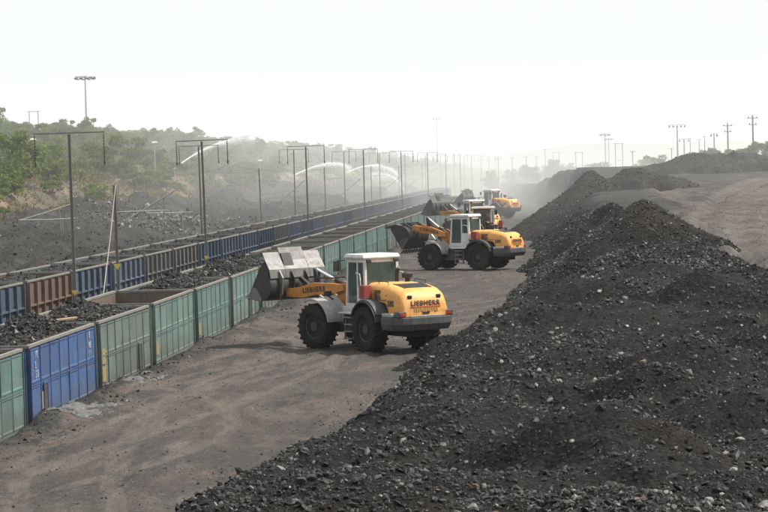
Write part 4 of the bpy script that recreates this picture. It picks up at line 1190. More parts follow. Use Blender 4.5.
        b.bar((x0 + 0.55, s * hy, z0 + 0.05), (x1, s * hy, z0 + 0.05), 0.08, 0.12)
    b.bb(x0 - 0.03, x0 + 0.04, -hy + 0.06, hy - 0.06, z0, z0 + 0.82); b.bb(x1 - 0.02, x1 + 0.05, -hy + 0.06, hy - 0.06, z0, z0 + 0.35)
    b.bb(x0 + 0.0, x0 + 0.07, -hy + 0.06, hy - 0.06, z1 - 0.12, z1)
    cab = b.build('cab', M_W, root, bev=0.012)
    b = MB()
    b.loft([[(x0 - 0.05, -0.79, 3.46), (x1 + 0.02, -0.79, 3.46), (x1 + 0.02, 0.79, 3.46), (x0 - 0.05, 0.79, 3.46)],
            [(x0 - 0.08, -0.82, 3.54), (x1 + 0.06, -0.82, 3.54), (x1 + 0.06, 0.82, 3.54), (x0 - 0.08, 0.82, 3.54)],
            [(x0 + 0.0, -0.78, 3.66), (x1 - 0.05, -0.78, 3.66), (x1 - 0.05, 0.78, 3.66), (x0 + 0.0, 0.78, 3.66)]])
    b.build('cab_roof', M_W, cab, bev=0.03)
    b = MB(); b.bb(x0 + 0.62, x1 - 0.12, hy - 0.012, hy + 0.004, z0 + 0.14, z1 - 0.14); b.build('door_window', M_GL, cab)
    b = MB(); b.bb(x0 + 0.62, x1 - 0.12, -hy - 0.004, -hy + 0.012, z0 + 0.14, z1 - 0.14); b.build('side_window', M_GL, cab)
    b = MB(); b.bb(x0 + 0.09, x0 + 0.50, hy - 0.012, hy + 0.004, z0 + 0.78, z1 - 0.14); b.build('quarter_window', M_GL, cab)
    b = MB(); b.bb(x0 + 0.09, x0 + 0.50, -hy - 0.004, -hy + 0.012, z0 + 0.78, z1 - 0.14); b.build('quarter_window', M_GL, cab)
    b = MB(); b.bb(x0 + 0.0, x0 + 0.014, -hy + 0.08, hy - 0.08, z0 + 0.84, z1 - 0.13); b.build('rear_window', M_GL, cab)
    b = MB(); b.bb(x1 - 0.06, x1 - 0.045, -hy + 0.08, hy - 0.08, z0 + 0.36, z1 - 0.13); b.build('windscreen', M_GL, cab)
    b = MB(); b.bb(1.35, 1.85, -0.28, 0.28, 1.95, 2.12); b.bb(1.28, 1.42, -0.27, 0.27, 2.13, 2.85); b.bb(1.28, 1.38, -0.14, 0.14, 2.86, 3.08); b.bb(1.4, 1.8, -0.2, 0.2, 1.67, 1.94)
    b.build('driver_seat', M_SEAT, cab, bev=0.05)
    b = MB(); b.bar((2.3, 0, 1.7), (2.15, 0, 2.35), 0.12, 0.1); b.lathe([(0.17, -0.02), (0.20, 0), (0.17, 0.02)], 16, (2.12, 0, 2.38), 'Z'); b.build('steering_column', M_K, cab)
    for s in (-1, 1):
        b = MB(); b.tube([(x1 - 0.05, s * 0.82, 3.42), (x1 + 0.12, s * 1.08, 3.40)], 0.018, 6); b.box((x1 + 0.12, s * 1.12, 3.20), (0.06, 0.22, 0.40)); b.build('mirror', M_K, cab)
    for y in (-0.6, 0.6):
        b = MB(); b.box((x0 - 0.10, y, 3.40), (0.09, 0.2, 0.12)); b.build('roof_lamp', M_K, cab, bev=0.02)
    for s in (1, -1):
        b = MB(); b.tube([(0.92, s * 0.98, 1.5), (0.93, s * 0.98, 2.72), (1.02, s * 0.95, 2.92), (1.35, s * 0.92, 2.96), (1.42, s * 0.86, 2.9)], 0.022, 6); b.build('handrail', M_W, root)
    b = MB()
    for k in range(2): b.bb(0.12 + 0.22 * k, 0.33 + 0.22 * k, 0.98, 1.28, 2.06, 2.52)
    b.bb(0.10, 0.58, 0.96, 1.30, 2.03, 2.058); b.build('red_canisters', M_RED, root, bev=0.05)
    # exhaust and air cleaner
    b = MB(); b.tube([(0.42, -0.34, 2.52), (0.42, -0.34, 2.92), (0.38, -0.34, 3.02), (0.26, -0.34, 3.14)], [0.075, 0.075, 0.07, 0.07], 12); b.build('exhaust_pipe', M_K, root, 40)
    b = MB(); b.lathe([(0.10, 2.5), (0.10, 2.72), (0.20, 2.76), (0.21, 2.90), (0.16, 2.94), (0.12, 2.97)], 18, (-0.05, -0.52, 0), 'Z'); b.build('air_cleaner', M_K, root, 40)
    # front mudguards
    for s in (-1, 1):
        b = MB(FR); y0, y1 = (0.74, 1.46) if s > 0 else (-1.46, -0.74)
        arc_strip(b, 3.75, 0.92, 0.98, 1.03, R(72), R(172), y0, y1, 12)
        b.prism([(2.72, 1.0), (3.1, 1.0), (3.3, 1.7), (3.75, 1.90), (3.0, 1.96), (2.62, 1.65)], s * 0.70 - 0.03, s * 0.70 + 0.03)
        b.build('front_mudguard', M_G, root)
    for s in (-1, 1):
        b = MB(FR); b.box((3.05, s * 1.18, 2.16), (0.16, 0.3, 0.2)); b.bar((3.05, s * 0.9, 1.9), (3.05, s * 1.18, 2.08), 0.06); b.build('headlamp', M_K, root, bev=0.03)
    # lift arms
    ax, az = 2.98, 2.34; px_, pz_ = arm_pin
    dx, dz = px_ - ax, pz_ - az; L = math.hypot(dx, dz); ux, uz = dx / L, dz / L
    nx, nz = -uz, ux
    P = lambda f, h: (ax + dx * f + nx * h, az + dz * f + nz * h)
    for s in (-1, 1):
        b = MB(FR)
        b.prism([P(-0.06, -0.12), P(0.18, -0.22), P(0.45, -0.18), P(0.72, -0.26), P(1.03, -0.16), P(1.05, 0.10), P(0.98, 0.16), P(0.78, 0.17), P(0.5, 0.30), P(0.2, 0.22), P(-0.03, 0.14)], s * 0.60 - 0.065, s * 0.60 + 0.065)
        arm = b.build('lift_arm', M_O, root, bev=0.015)
        a = math.atan2(dz, dx)
        tp = P(0.48, 0.02)
        tm = mobj('lettering', text_mesh('LIEBHERR', 0.28, 0.006, 0.008, 1.22, M_TXT), arm)
        mm = FR @ Matrix.Translation((tp[0], s * 0.672, tp[1])) @ Matrix.Rotation(-a, 4, 'Y') @ (Matrix.Rotation(R(180), 4, 'Z') if s > 0 else Matrix.Identity(4)) @ Matrix.Rotation(R(90), 4, 'X')
        tm.matrix_local = mm
        b = MB(FR); c0 = (3.1, s * 0.40, 1.25); c1 = P(0.52, -0.12)
        mid = [(c0[k] + ((c1[0], s * 0.40, c1[1])[k] - c0[k]) * 0.6) for k in range(3)]
        b.tube([c0, mid], 0.085, 10); cyl = b.build('lift_cylinder', M_K, root, 40)
        b = MB(FR); b.tube([mid, (c1[0], s * 0.40, c1[1])], 0.05, 10); b.build('rod', M_CHR, cyl, 40)
    b = MB(FR); c = P(0.60, -0.02); b.tube([(c[0], -0.6, c[1]), (c[0], 0.6, c[1])], 0.16, 14); b.build('cross_tube', M_O, root, 40)
    # bucket: origin at its pin
    BM = FR @ Matrix.Translation((px_, 0, pz_)) @ Matrix.Rotation(-btilt, 4, 'Y') @ Matrix.Translation((0.12, 0, -0.30))
    BW = 1.42
    prof = bucket_profile()
    b = MB(BM); n = len(prof); th = 0.035
    inner = [(x + (0.03 if z > 0.3 else 0.0), z + (0.035 if x > 0.3 else 0.01)) for x, z in prof]
    b.loft([[(x, -BW, z), (x, BW, z), (xi, BW - 0.03, zi), (xi, -BW + 0.03, zi)] for (x, z), (xi, zi) in zip(prof, inner)])
    bucket = b.build('bucket', M_BUCKD, root, 30)
    for s in (-1, 1):
        b = MB(BM); b.prism([(1.40, 0.02), (0.62, -0.05)] + prof[2:] + [(0.62, 1.34), (0.95, 0.80)], s * BW - 0.02, s * BW + 0.025); b.build('side_plate', M_BUCKD, bucket)
        b = MB(BM); b.prism([(1.42, -0.03), (0.55, -0.09), (0.5, 0.03), (0.85, 0.42), (1.12, 0.44), (1.36, 0.10)], s * BW + (0.027 if s > 0 else -0.055), s * BW + (0.055 if s > 0 else -0.027)); b.build('wear_plate', M_BUCK, bucket)
    b = MB(BM); b.prism([(1.66, -0.015), (1.38, -0.035), (1.36, 0.02), (1.40, 0.05)], -BW - 0.06, BW + 0.06); b.build('cutting_edge', M_EDGE, bucket)
    for k in range(8):
        y = -BW + 0.1 + k * (2 * BW - 0.2) / 7
        b = MB(BM); b.prism([(1.71, -0.01), (1.50, -0.07), (1.36, -0.07), (1.36, 0.08), (1.50, 0.09)], y - 0.055, y + 0.055); b.build('tooth', M_K, bucket)
    # upper back plates and spill guard
    up = [(0.0, 0.62), (0.16, 1.20), (0.42, 1.52), (0.62, 1.88)]
    for (ya, yb, lift) in ((-BW, -0.62, 0.0), (-0.60, 0.60, 0.17), (0.62, BW, 0.0)):
        b = MB(BM)
        pr = [(0.02, 0.88), (0.11, 1.22), (0.37, 1.55), (0.58 + lift * 0.4, 1.86 + lift)]
        b.loft([[(x, ya, z), (x, yb, z), (x + 0.035, yb, z - 0.012), (x + 0.035, ya, z - 0.012)] for x, z in pr]); b.build('back_plate', M_BUCK, bucket)
    b = MB(BM); b.bb(0.64, 0.71, -BW, BW, 1.78, 1.85); b.prism([(0.20, 1.36), (0.30, 1.36), (0.56, 1.82), (0.47, 1.82)], 0.10, 0.58); b.build('spill_guard_frame', M_K, bucket)
    for y in (-0.95, -0.35, 0.35, 0.95):
        b = MB(BM); b.prism([(-0.02, 0.02), (-0.16, 0.25), (-0.18, 0.9), (0.05, 1.2), (0.0, 0.7)], y - 0.03, y + 0.03); b.build('back_rib', M_BUCK if abs(y) > 0.5 else M_BUCKD, bucket)
    # Z-bar linkage
    top = BM @ Vector((-0.10, 0, 0.85)); top = FR.inverted() @ top
    bc = P(0.60, 0.18); be = (bc[0] - nx * -0.0 + 0.18, bc[1] + 0.62); bl = (bc[0] + 0.22, bc[1] - 0.30)
    b = MB(FR); b.prism([(be[0] - 0.10, be[1]), (be[0] + 0.08, be[1] + 0.06), (bc[0] + 0.20, bc[1] + 0.05), (bl[0] + 0.12, bl[1] - 0.02), (bl[0] - 0.05, bl[1] - 0.08), (bc[0] - 0.16, bc[1])], -0.16, 0.16)
    b.build('bell_crank', M_K, root, bev=0.02)
    b = MB(FR); b.bar((bl[0], 0, bl[1]), (top.x, 0, top.z), 0.14, 0.16); b.build('link_bar', M_K, root)
    c0 = Vector((3.0, 0, 2.28)); c1 = Vector((be[0], 0, be[1])); md = c0.lerp(c1, 0.45)
    b = MB(FR); b.tube([c0, md], 0.10, 12); tc = b.build('tilt_cylinder', M_K, root, 40)
    b = MB(FR); b.tube([md, c1], 0.06, 12); b.build('rod', M_CHR, tc, 40)
    b = MB(FR)                                   # hoses
    for y in (-0.2, 0.2): b.tube([(2.7, y, 2.3), (3.1, y * 1.2, 2.75), (3.6, y * 1.2, 2.7), (bc[0], y, bc[1] + 0.3)], 0.03, 6)
    b.build('hoses', M_K, root)
    if load:
        n1, n2 = 40, 22
        u = np.linspace(0.10, 1.25, n2); y = np.linspace(-BW + 0.06, BW - 0.06, n1)
        A, B = np.meshgrid(y, u)
        e = np.minimum((BW - 0.06 - np.abs(A)) / 0.9, np.minimum(B - 0.10, 1.25 - B) / 0.35)
        Z = load[0] - 0.55 * np.clip(B - 0.5, 0, 1) + load[1] * sstep(0, 1, e) * (1 + fbm(A / 0.8, B / 0.8, 77, 3)) + 0.08 * fbm(A / 0.2, B / 0.2, 78, 2)
        Vg = np.stack([B, A, Z], -1).reshape(-1, 3)
        lo = mobj('bucket_load', np_mesh('bucket_load', Vg, grid_faces(n1, n2), M_COAL))
        lo.matrix_world = Matrix.Translation(loc) @ Matrix.Rotation(R(90) + heading, 4, 'Z') @ BM
        tag(lo, loadlabel, 'coal load')
    return root

bpy.context.view_layer.update()
def rear_axle(px, py, s_off, heading, Y=None):
    """place so that the left rear tyre touches the ground at this photo point"""
    p = on_z(px, py) if Y is None else at_y(px, py, Y)
    h = heading + R(90)
    return (p.x + math.sin(h) * s_off * 1.0, p.y - math.cos(h) * s_off * 1.0, 0.0)

h1 = R(30)
make_loader(rear_axle(371, 352.5, 1.13, h1), h1, R(11), (6.15, 2.10), R(4), 'nearest yellow wheel loader, seen from behind with an empty grey bucket raised over the wagons')
M_BK2 = painted('bucket_coal_stained', (0.075, 0.073, 0.072), 0.6, 0.5, (0.05, 0.047, 0.045), metal=0.2)
M_TAN = painted('dusty_tan', (0.44, 0.38, 0.31), 0.6, 0.6, (0.30, 0.26, 0.22))
h2 = R(57)
make_loader(rear_axle(480, 270, 1.13, h2), h2, R(4), (5.30, 2.85), R(-62), 'second yellow wheel loader, side on beyond the nearest one with its dark bucket tipped forward', None, bk=M_BK2)
h3 = R(22)
p3 = at_y(476, 216, 236)
make_loader((p3.x + 0.45, 234.4, 0), h3, R(26), (5.5, 2.5), R(8), 'wheel loader with bucket lifted high and full of coal, half hidden behind the side-on one', (1.0, 0.55), 'coal piled in the lifted bucket over the far wagons', bk=M_BK2)
p4 = at_y(487, 216, 198)
make_loader((p4.x + 0.05, 199, 0), R(168), R(0), (5.3, 0.75), R(20), 'wheel loader with a dusty tan cab, hidden but for its cab behind the side-on loader', bk=M_BK2, cabm=M_TAN)
p5 = at_y(510, 204, 320)
make_loader((p5.x - 1.0, 320, 0), R(46), R(14), (5.0, 1.95), R(16), 'farthest wheel loader, faded by dust, with a heaped bucket', (1.0, 0.7), 'coal heaped in the bucket of the farthest loader', bk=M_BK2)
# ================================================================ TREES, MASTS, WATER, HAZE
def leaf_mat(name, dark, light, dry=(0.12, 0.10, 0.05)):
    t = NT(name)
    a = t.attr('tone'); n = t.noise(t.world(), 0.25, 3, 0.6)
    c = t.mix(a, dark, light)
    c = t.mix(t.math('MULTIPLY', t.ramp(n, [(0.45, 0.0), (0.75, 1.0)]), 0.45), c, dry)
    k = t.math('ADD', t.math('MULTIPLY', t.rnd(), 0.5), 0.72)
    c = t.mix(1.0, c, t.mix(k, (0, 0, 0), (1, 1, 1)), 'MULTIPLY')
    d = t.t.nodes.new('ShaderNodeBsdfDiffuse'); tr = t.t.nodes.new('ShaderNodeBsdfTranslucent'); mx = t.t.nodes.new('ShaderNodeMixShader')
    t.t.links.new(c, d.inputs['Color']); t.t.links.new(c, tr.inputs['Color']); mx.inputs[0].default_value = 0.3
    t.t.links.new(d.outputs[0], mx.inputs[1]); t.t.links.new(tr.outputs[0], mx.inputs[2]); t.t.links.new(mx.outputs[0], t.out.inputs['Surface'])
    return t.m
M_LEAF = [leaf_mat('leaf_green', (0.060, 0.104, 0.024), (0.185, 0.250, 0.055)), leaf_mat('leaf_olive', (0.065, 0.100, 0.030), (0.180, 0.225, 0.068))]
M_BARK = painted('bark', (0.10, 0.08, 0.065), 0.9, 0.3)
M_SCRUB = leaf_mat('scrub_leaf', (0.060, 0.075, 0.030), (0.155, 0.165, 0.070), (0.19, 0.145, 0.08))

def quads_at(P, size, rgen, flat=0.0):
    n = len(P)
    a = rgen.normal(size=(n, 3)); a[:, 2] *= 1 - flat; a /= np.linalg.norm(a, axis=1)[:, None]
    b = np.cross(a, rgen.normal(size=(n, 3))); b /= np.linalg.norm(b, axis=1)[:, None]
    s = (size * rgen.uniform(0.6, 1.35, n))[:, None]
    V = np.stack([P - a * s, P + b * s * 0.55, P + a * s, P - b * s * 0.55], 1).reshape(-1, 3)
    return V, np.arange(4 * n).reshape(-1, 4)

def tree_meshes(seed, h, rad, mat, clumps, leaves=130, leaf=0.17, spread=0.9):
    rgen = np.random.default_rng(seed)
    b = MB(); hh = h * 0.34
    lean = rgen.uniform(-0.25, 0.25, 2)
    b.tube([(0, 0, -0.4), (lean[0] * 0.3, lean[1] * 0.3, hh * 0.5), (lean[0], lean[1], hh)], [0.17, 0.13, 0.10], 7)
    C = []
    for k in range(clumps):
        a = rgen.uniform(0, 2 * math.pi); q = rgen.uniform(0, 1) ** 0.6
        z = h * rgen.uniform(0.14, 0.95)
        rr_ = rad * q * math.sqrt(max(0.1, 1 - ((z / h - 0.42) / 0.66) ** 2))
        C.append((rr_ * math.cos(a), rr_ * math.sin(a), z, rgen.uniform(0.5, 1.0) * spread))
    for cx, cy_, cz, r in C[:9]: b.tube([(lean[0], lean[1], hh * rgen.uniform(0.6, 1)), (cx * 0.55, cy_ * 0.55, (hh + cz) * 0.5), (cx, cy_, cz)], [0.08, 0.05, 0.02], 5)
    tr = b.mesh('trunk', M_BARK)
    Ps, Ts = [], []
    for cx, cy_, cz, r in C:
        d = rgen.normal(size=(leaves, 3)); d /= np.linalg.norm(d, axis=1)[:, None]
        p = np.array([cx, cy_, cz]) + d * (r * rgen.uniform(0.35, 1.12, leaves) ** 0.7)[:, None] * np.array([1.15, 1.15, 0.75])
        Ps.append(p); Ts.append(np.clip(rgen.uniform(0.1, 0.75) + rgen.normal(0, 0.16, leaves), 0, 1))
    V, Fq = quads_at(np.concatenate(Ps), leaf, rgen)
    return tr, np_mesh('crown', V, Fq, mat, {'tone': np.repeat(np.concatenate(Ts), 4)}, smooth=False)
TREES = [tree_meshes(501, 5.2, 2.9, M_LEAF[0], 26), tree_meshes(502, 4.4, 2.6, M_LEAF[1], 20), tree_meshes(503, 6.2, 2.8, M_LEAF[0], 26),
         tree_meshes(504, 4.8, 3.4, M_LEAF[1], 28), tree_meshes(505, 5.6, 3.2, M_LEAF[0], 30), tree_meshes(506, 5.0, 2.2, M_LEAF[1], 12, 70), tree_meshes(507, 3.4, 2.3, M_LEAF[0], 18)]
def tree(x, y, k, s, label, group, rz=0.0, dz=0.0):
    z = float(ground_z(np.array([x]), np.array([y]))[0])
    r = empty('tree', (x, y, z + dz), rz, label, 'tree', group); r.scale = (s, s, s * (0.9 + 0.2 * ((k * 7) % 3) / 2))
    mobj('trunk', TREES[k][0], r); mobj('crown', TREES[k][1], r)
    return r
def hill_pos(px, c, ypx=150):
    x, _ = pxc(px, ypx)
    Y = c / (K - x / F_PX); return K * Y - c, Y
rt = random.Random(21); placed = []
for px, c, k, s, lb in [(14, 55.5, 4, 0.95, 'broad bright green tree above the bare earth bank at the frame edge'),
                        (118, 57.0, 3, 1.25, 'wide green tree standing behind the short signal post'),
                        (52, 60, 0, 0.9, 'green bushy tree on the bank behind the nearest mast'), (150, 58, 1, 0.9, 'olive tree on the bank beside the first water jet')]:
    x, y = hill_pos(px, c); tree(x, y, k, s, lb, None, rt.uniform(0, 6)); placed.append((x, y, 4.0))
n_t = 0
for _ in range(6000):
    if n_t >= 250: break
    px = rt.uniform(-25, 520) if rt.random() < 0.75 else rt.uniform(-25, 200)
    c = rt.uniform(57, 104) if rt.random() < 0.55 else rt.uniform(84, 106)
    x, y = hill_pos(px, c)
    if y > 1500: continue
    sp = 3.3 + 0.004 * max(0, y - 300)
    if any((x - a) ** 2 + (y - b_) ** 2 < max(sp, q) ** 2 for a, b_, q in placed): continue
    placed.append((x, y, 2.0)); n_t += 1
    tree(x, y, rt.choice([0, 1, 2, 3, 4, 6, 1, 3]) if rt.random() > 0.07 else 5, rt.uniform(0.50, 0.78) + (0.12 if c > 80 else 0), 'green scrub tree in the wood covering the hillside beyond the tracks', 'trees of the hillside wood', rt.uniform(0, 6))
for i in range(42):
    x, y = hill_pos(rt.uniform(-15, 330), rt.uniform(49.5, 57.5))
    r = empty('shrub', (x, y, float(ground_z(np.array([x]), np.array([y]))[0]) - 0.2), rt.uniform(0, 6), 'olive green shrub growing on the bare earth bank above the coal yard', 'shrub', 'shrubs on the earth bank'); s = rt.uniform(0.35, 0.62); r.scale = (s * 1.25, s * 1.25, s)
    k = rt.choice([0, 1, 3, 6]); mobj('stem', TREES[k][0], r); mobj('crown', TREES[k][1], r)
# undergrowth on the hill and dry scrub on the bank
rgen = np.random.default_rng(61)
n = 260000
px = rgen.uniform(-30, 530, n); c = 49 + 60 * rgen.uniform(0, 1, n) ** 1.15
x_ = (px - 384.0) + 3
Y = c / np.maximum(K - x_ / F_PX, 0.02); ok = (Y < 1300) & (Y > 150)
X, Y, c = (K * Y - c)[ok], Y[ok], c[ok]
cl = fbm(X / 4.0, Y / 5.0, 66, 3)
ok = rgen.uniform(0, 1, len(X)) < np.where(c < 57, np.clip(3.0 * (cl - 0.06), 0, 1), np.clip(0.5 + 1.6 * cl, 0, 1))
X, Y, cl = X[ok], Y[ok], cl[ok]
hgt = np.clip(0.4 + 3.2 * cl, 0.15, 2.2) * rgen.uniform(0, 1, len(X)) ** 0.8
P = np.stack([X, Y, ground_z(X, Y) + hgt], -1)
Vq, Fq = quads_at(P, 0.13, rgen); sc_ = np.repeat(np.clip(Y / 330, 0.8, 3.0), 4)[:, None]
Vq = np.repeat(P, 4, 0) + (Vq - np.repeat(P, 4, 0)) * sc_
o = mobj('undergrowth', np_mesh('undergrowth', Vq, Fq, M_SCRUB, {'tone': np.repeat(rgen.uniform(0, 1, len(P)), 4)}, smooth=False))
tag(o, 'low scrub and dry undergrowth covering the hillside', 'undergrowth', kind='stuff')
# dry grass on the bank
n = 70000
px = rgen.uniform(-30, 420, n); c = rgen.uniform(47.5, 60, n); Y = c / np.maximum(K - (px - 381.0) / F_PX, 0.02); ok = (Y < 900) & (Y > 150)
X, Y = (K * Y - c)[ok], Y[ok]
ok = rgen.uniform(0, 1, len(X)) < np.clip(0.30 + 2.2 * fbm(X / 3, Y / 4, 68, 3), 0, 1)
X, Y = X[ok], Y[ok]
P = np.stack([X, Y, ground_z(X, Y) + rgen.uniform(0, 0.4, len(X))], -1)
Vq, Fq = quads_at(P, 0.12, rgen); sc_ = np.repeat(np.clip(Y / 300, 0.9, 2.2), 4)[:, None]; P4 = np.repeat(P, 4, 0); Vq = P4 + (Vq - P4) * sc_ * np.array([0.8, 0.8, 1.6])
o = mobj('dry_grass', np_mesh('dry_grass', Vq, Fq, leaf_mat('dry_grass', (0.11, 0.090, 0.045), (0.26, 0.205, 0.11), (0.2, 0.15, 0.08)), {'tone': np.repeat(rgen.uniform(0, 1, len(P)), 4)}, smooth=False))
tag(o, 'dry yellow brown grass on the earth bank under the trees', 'dry grass', kind='stuff')
# trees out on the plain
far = [(748, 146, 420, 1.5), (764, 143, 430, 1.9), (733, 148, 440, 1.2), (720, 150, 470, 1.2), (705, 152, 480, 1.1), (757, 147, 415, 1.3), (780, 143, 425, 1.8)]
for i, (px, py, Y, s) in enumerate(far):
    p = at_y(px, py, Y); z = float(ground_z(np.array([p.x]), np.array([p.y]))[0]); s = max(0.4, (p.z - z) / (0.7 * 0.95 * [5.2, 5.6, 4.8, 4.4, 4.4, 6.2, 5.6][i]))
    t = tree(p.x, p.y, [0, 4, 3, 1, 1, 2, 4][i], s * 0.7, 'hazy green tree rising behind the dark skyline mound', 'trees behind the skyline mound', i); t.location.z = z
for i, (px, py, Y, s, lb) in enumerate([(600, 158, 640, 1.9, 'round pale hazy tree behind the steep spoil bank under the high mast'), (657, 158, 620, 1.5, 'round hazy tree beyond the plateau rim under the lamp mast'), (639, 161, 700, 1.0, 'small hazy tree beside the thin pole past the plateau rim'), (688, 154, 560, 1.2, 'hazy tree beside the foot of the lamp mast')]):
    p = at_y(px, py, Y); t = tree(p.x, p.y, [0, 4, 1, 3][i], s, lb, None, i); t.location.z = p.z - 5.2 * s
k = 0
for i in range(75):
    px = 470 + (i * 37.7) % 112; Y = rt.uniform(700, 1150)
    p = at_y(px, 162, Y)
    if p.x - K * p.y < -26: continue
    tree(p.x, p.y, rt.choice([0, 1, 3, 4, 2]), rt.uniform(0.6, 1.0), 'faint grey green tree in the far tree line lost in dust', 'trees of the far tree line', i)

# ---------------------------------------------------------------- far hills
xs = np.linspace(-2600, 2600, 260); us = np.linspace(0, 1, 14)
def hill_range(Y0, dep, prof, seed, name):
    A, B = np.meshgrid(xs, us)
    H = prof(xs)[None, :] * np.sin(np.pi * np.clip(B, 0, 1) * 0.5) ** 0.8 + 2.0 * fbm(A / 60, B * 5, seed, 4) * B
    Vh = np.stack([A, Y0 + dep * B, H - 3 * (1 - B)], -1).reshape(-1, 3)
    o = mobj(name, np_mesh(name, Vh, grid_faces(len(xs), len(us)), M_HILL)); tag(o, kind='structure')
t = NT('hill_scrub'); M_HILL = t.pbr(t.ramp(t.noise(t.world(), 0.02, 5, 0.65), [(0.35, (0.05, 0.065, 0.03)), (0.7, (0.14, 0.13, 0.075))]), 0.95)
hill_range(2300, 500, lambda x: np.interp(x, [-2600, 60, 130, 210, 330, 700, 2600], [4, 5, 15, 23, 24, 22, 20]) + 2.5 * fbm(x / 160, x * 0, 81, 3), 82, 'far_hills')

# ---------------------------------------------------------------- masts of the electrified line
M_MAST = painted('mast_steel', (0.12, 0.112, 0.104), 0.75, 0.4, (0.17, 0.16, 0.15), chip=0.5, chipc=(0.10, 0.06, 0.04))
M_INS = painted('insulator', (0.05, 0.035, 0.03), 0.5, 0.4)
M_SIGN = painted('yellow_sign', (0.55, 0.42, 0.05), 0.6, 0.3)
M_CONC = painted('concrete', (0.30, 0.29, 0.27), 0.9, 0.3)
M_LAMPW = painted('lamp_white', (0.75, 0.76, 0.76), 0.4, 0.1)
M_GALV = painted('galvanised', (0.30, 0.31, 0.32), 0.55, 0.2, metal=0.3)
def h_section(b, z0, z1, w0, w1):
    for s in (-1, 1):
        b.loft([[(s * w0 - 0.02, -w0 * 0.8, z0), (s * w0 + 0.02, -w0 * 0.8, z0), (s * w0 + 0.02, w0 * 0.8, z0), (s * w0 - 0.02, w0 * 0.8, z0)],
                [(s * w1 - 0.02, -w1 * 0.8, z1), (s * w1 + 0.02, -w1 * 0.8, z1), (s * w1 + 0.02, w1 * 0.8, z1), (s * w1 - 0.02, w1 * 0.8, z1)]])
    b.loft([[(-w0, -0.02, z0), (w0, -0.02, z0), (w0, 0.02, z0), (-w0, 0.02, z0)], [(-w1, -0.02, z1), (w1, -0.02, z1), (w1, 0.02, z1), (-w1, 0.02, z1)]])
def ins_mesh():
    b = MB(); pr = [(0.02, 0.0), (0.03, -0.12)]
    for k in range(7): z = -0.16 - k * 0.13; pr += [(0.022, z), (0.06, z - 0.03), (0.022, z - 0.06)]
    pr += [(0.03, -1.15), (0.06, -1.25), (0.02, -1.4)]
    b.lathe(pr, 9, (0, 0, 0), 'Z'); return b.mesh('insulator', M_INS, 40)
INS = ins_mesh()
def mast_meshes(H, la, ra, base, ex=()):
    b = MB(); h_section(b, base, H, 0.05, 0.04); pole = b.mesh('pole', M_MAST)
    b = MB(); b.bar((-la, 0, H + 0.06), (ra, 0, H + 0.06), 0.04, 0.05)
    return pole, b.mesh('cross_arm', M_MAST)
MM1 = mast_meshes(8.75, 1.55, 1.55, -1.4); MM2 = mast_meshes(8.95, 1.6, 1.6, -1.4)
_b = MB(); _b.lathe([(0.20, 0.0), (0.20, 0.02)], 3, (0.0, 0, 0), 'Y'); SIGN = _b.mesh('warning_sign', M_SIGN)
def mast(x, y, mm, H, arm, label, group, base_z=0.0, sign=True, lean=0.0):
    r = empty('catenary_mast', (x, y, base_z), 0.0, label, 'mast', group); r.rotation_euler = (0, lean, 0)
    mobj('pole', mm[0], r); a = mobj('cross_arm', mm[1], r)
    for ax in (-arm + 0.05, arm - 0.05): mobj('insulator', INS, a, (ax, 0, H))
    if sign: s = mobj('warning_sign', SIGN, r, (0.0, -0.11, 1.9)); s.scale = (0.8, 1, 0.8); s.rotation_euler = (0, R(90), 0)
    b = _FOOT; mobj('footing', b, r, (0, 0, -1.35))
    return r
_b = MB(); _b.bb(-0.4, 0.4, -0.4, 0.4, -0.3, 0.35); _FOOT = _b.mesh('footing', M_CONC)
MG = 'catenary masts of the railway'
for i in range(12):
    Y = [110.7, 150.7, 209, 266, 325, 384, 440, 497, 554, 611, 670, 730][i]
    mast(-21.7 + K * Y, Y, MM1, 8.75, 1.55, f'T-shaped overhead line mast between the two trains, {ordinal(i + 1)} from the camera', MG, sign=i < 2, lean=[-0.006, -0.012, -0.004, 0.003, 0, 0.004, 0, 0, 0, 0, 0, 0][i])
for i in range(9):
    Y = [202.7, 271, 331, 392, 452, 515, 575, 640, 700][i]
    mast(-29.5 + K * Y, Y, MM2, 8.95, 1.6, f'T-shaped overhead line mast beyond the far train, {ordinal(i + 1)} from the camera', MG, sign=False, lean=[-0.01, 0.004, 0, 0, 0, 0, 0, 0, 0][i])
M_WIRE = painted('wire', (0.05, 0.045, 0.04), 0.6, 0.2)
for t0, Ys, H, dx, lb in [(-21.7, [110.7, 150.7, 209, 266, 325, 384, 440, 497, 554, 611, 670, 730], 7.35, 1.5, 'thin overhead wire slung from the masts between the trains, nearer the loaders'), (-21.7, [110.7, 150.7, 209, 266, 325, 384, 440, 497, 554, 611, 670, 730], 7.35, -1.5, 'thin overhead wire slung from the masts between the trains, nearer the hillside'),
                          (-29.5, [202.7, 271, 331, 392, 452, 515, 575, 640, 700], 7.55, -1.55, 'thin overhead wire slung from the masts beyond the far train')]:
    pts = []
    for y0, y1 in zip(Ys[:-1], Ys[1:]):
        for k in range(8): y = y0 + (y1 - y0) * k / 8; pts.append((t0 + K * y + dx, y, H - 0.55 * 4 * (k / 8) * (1 - k / 8)))
    b = MB(); b.tube(pts, 0.0055, 4); tag(b.build('overhead_wire', M_WIRE), lb, 'overhead wire')
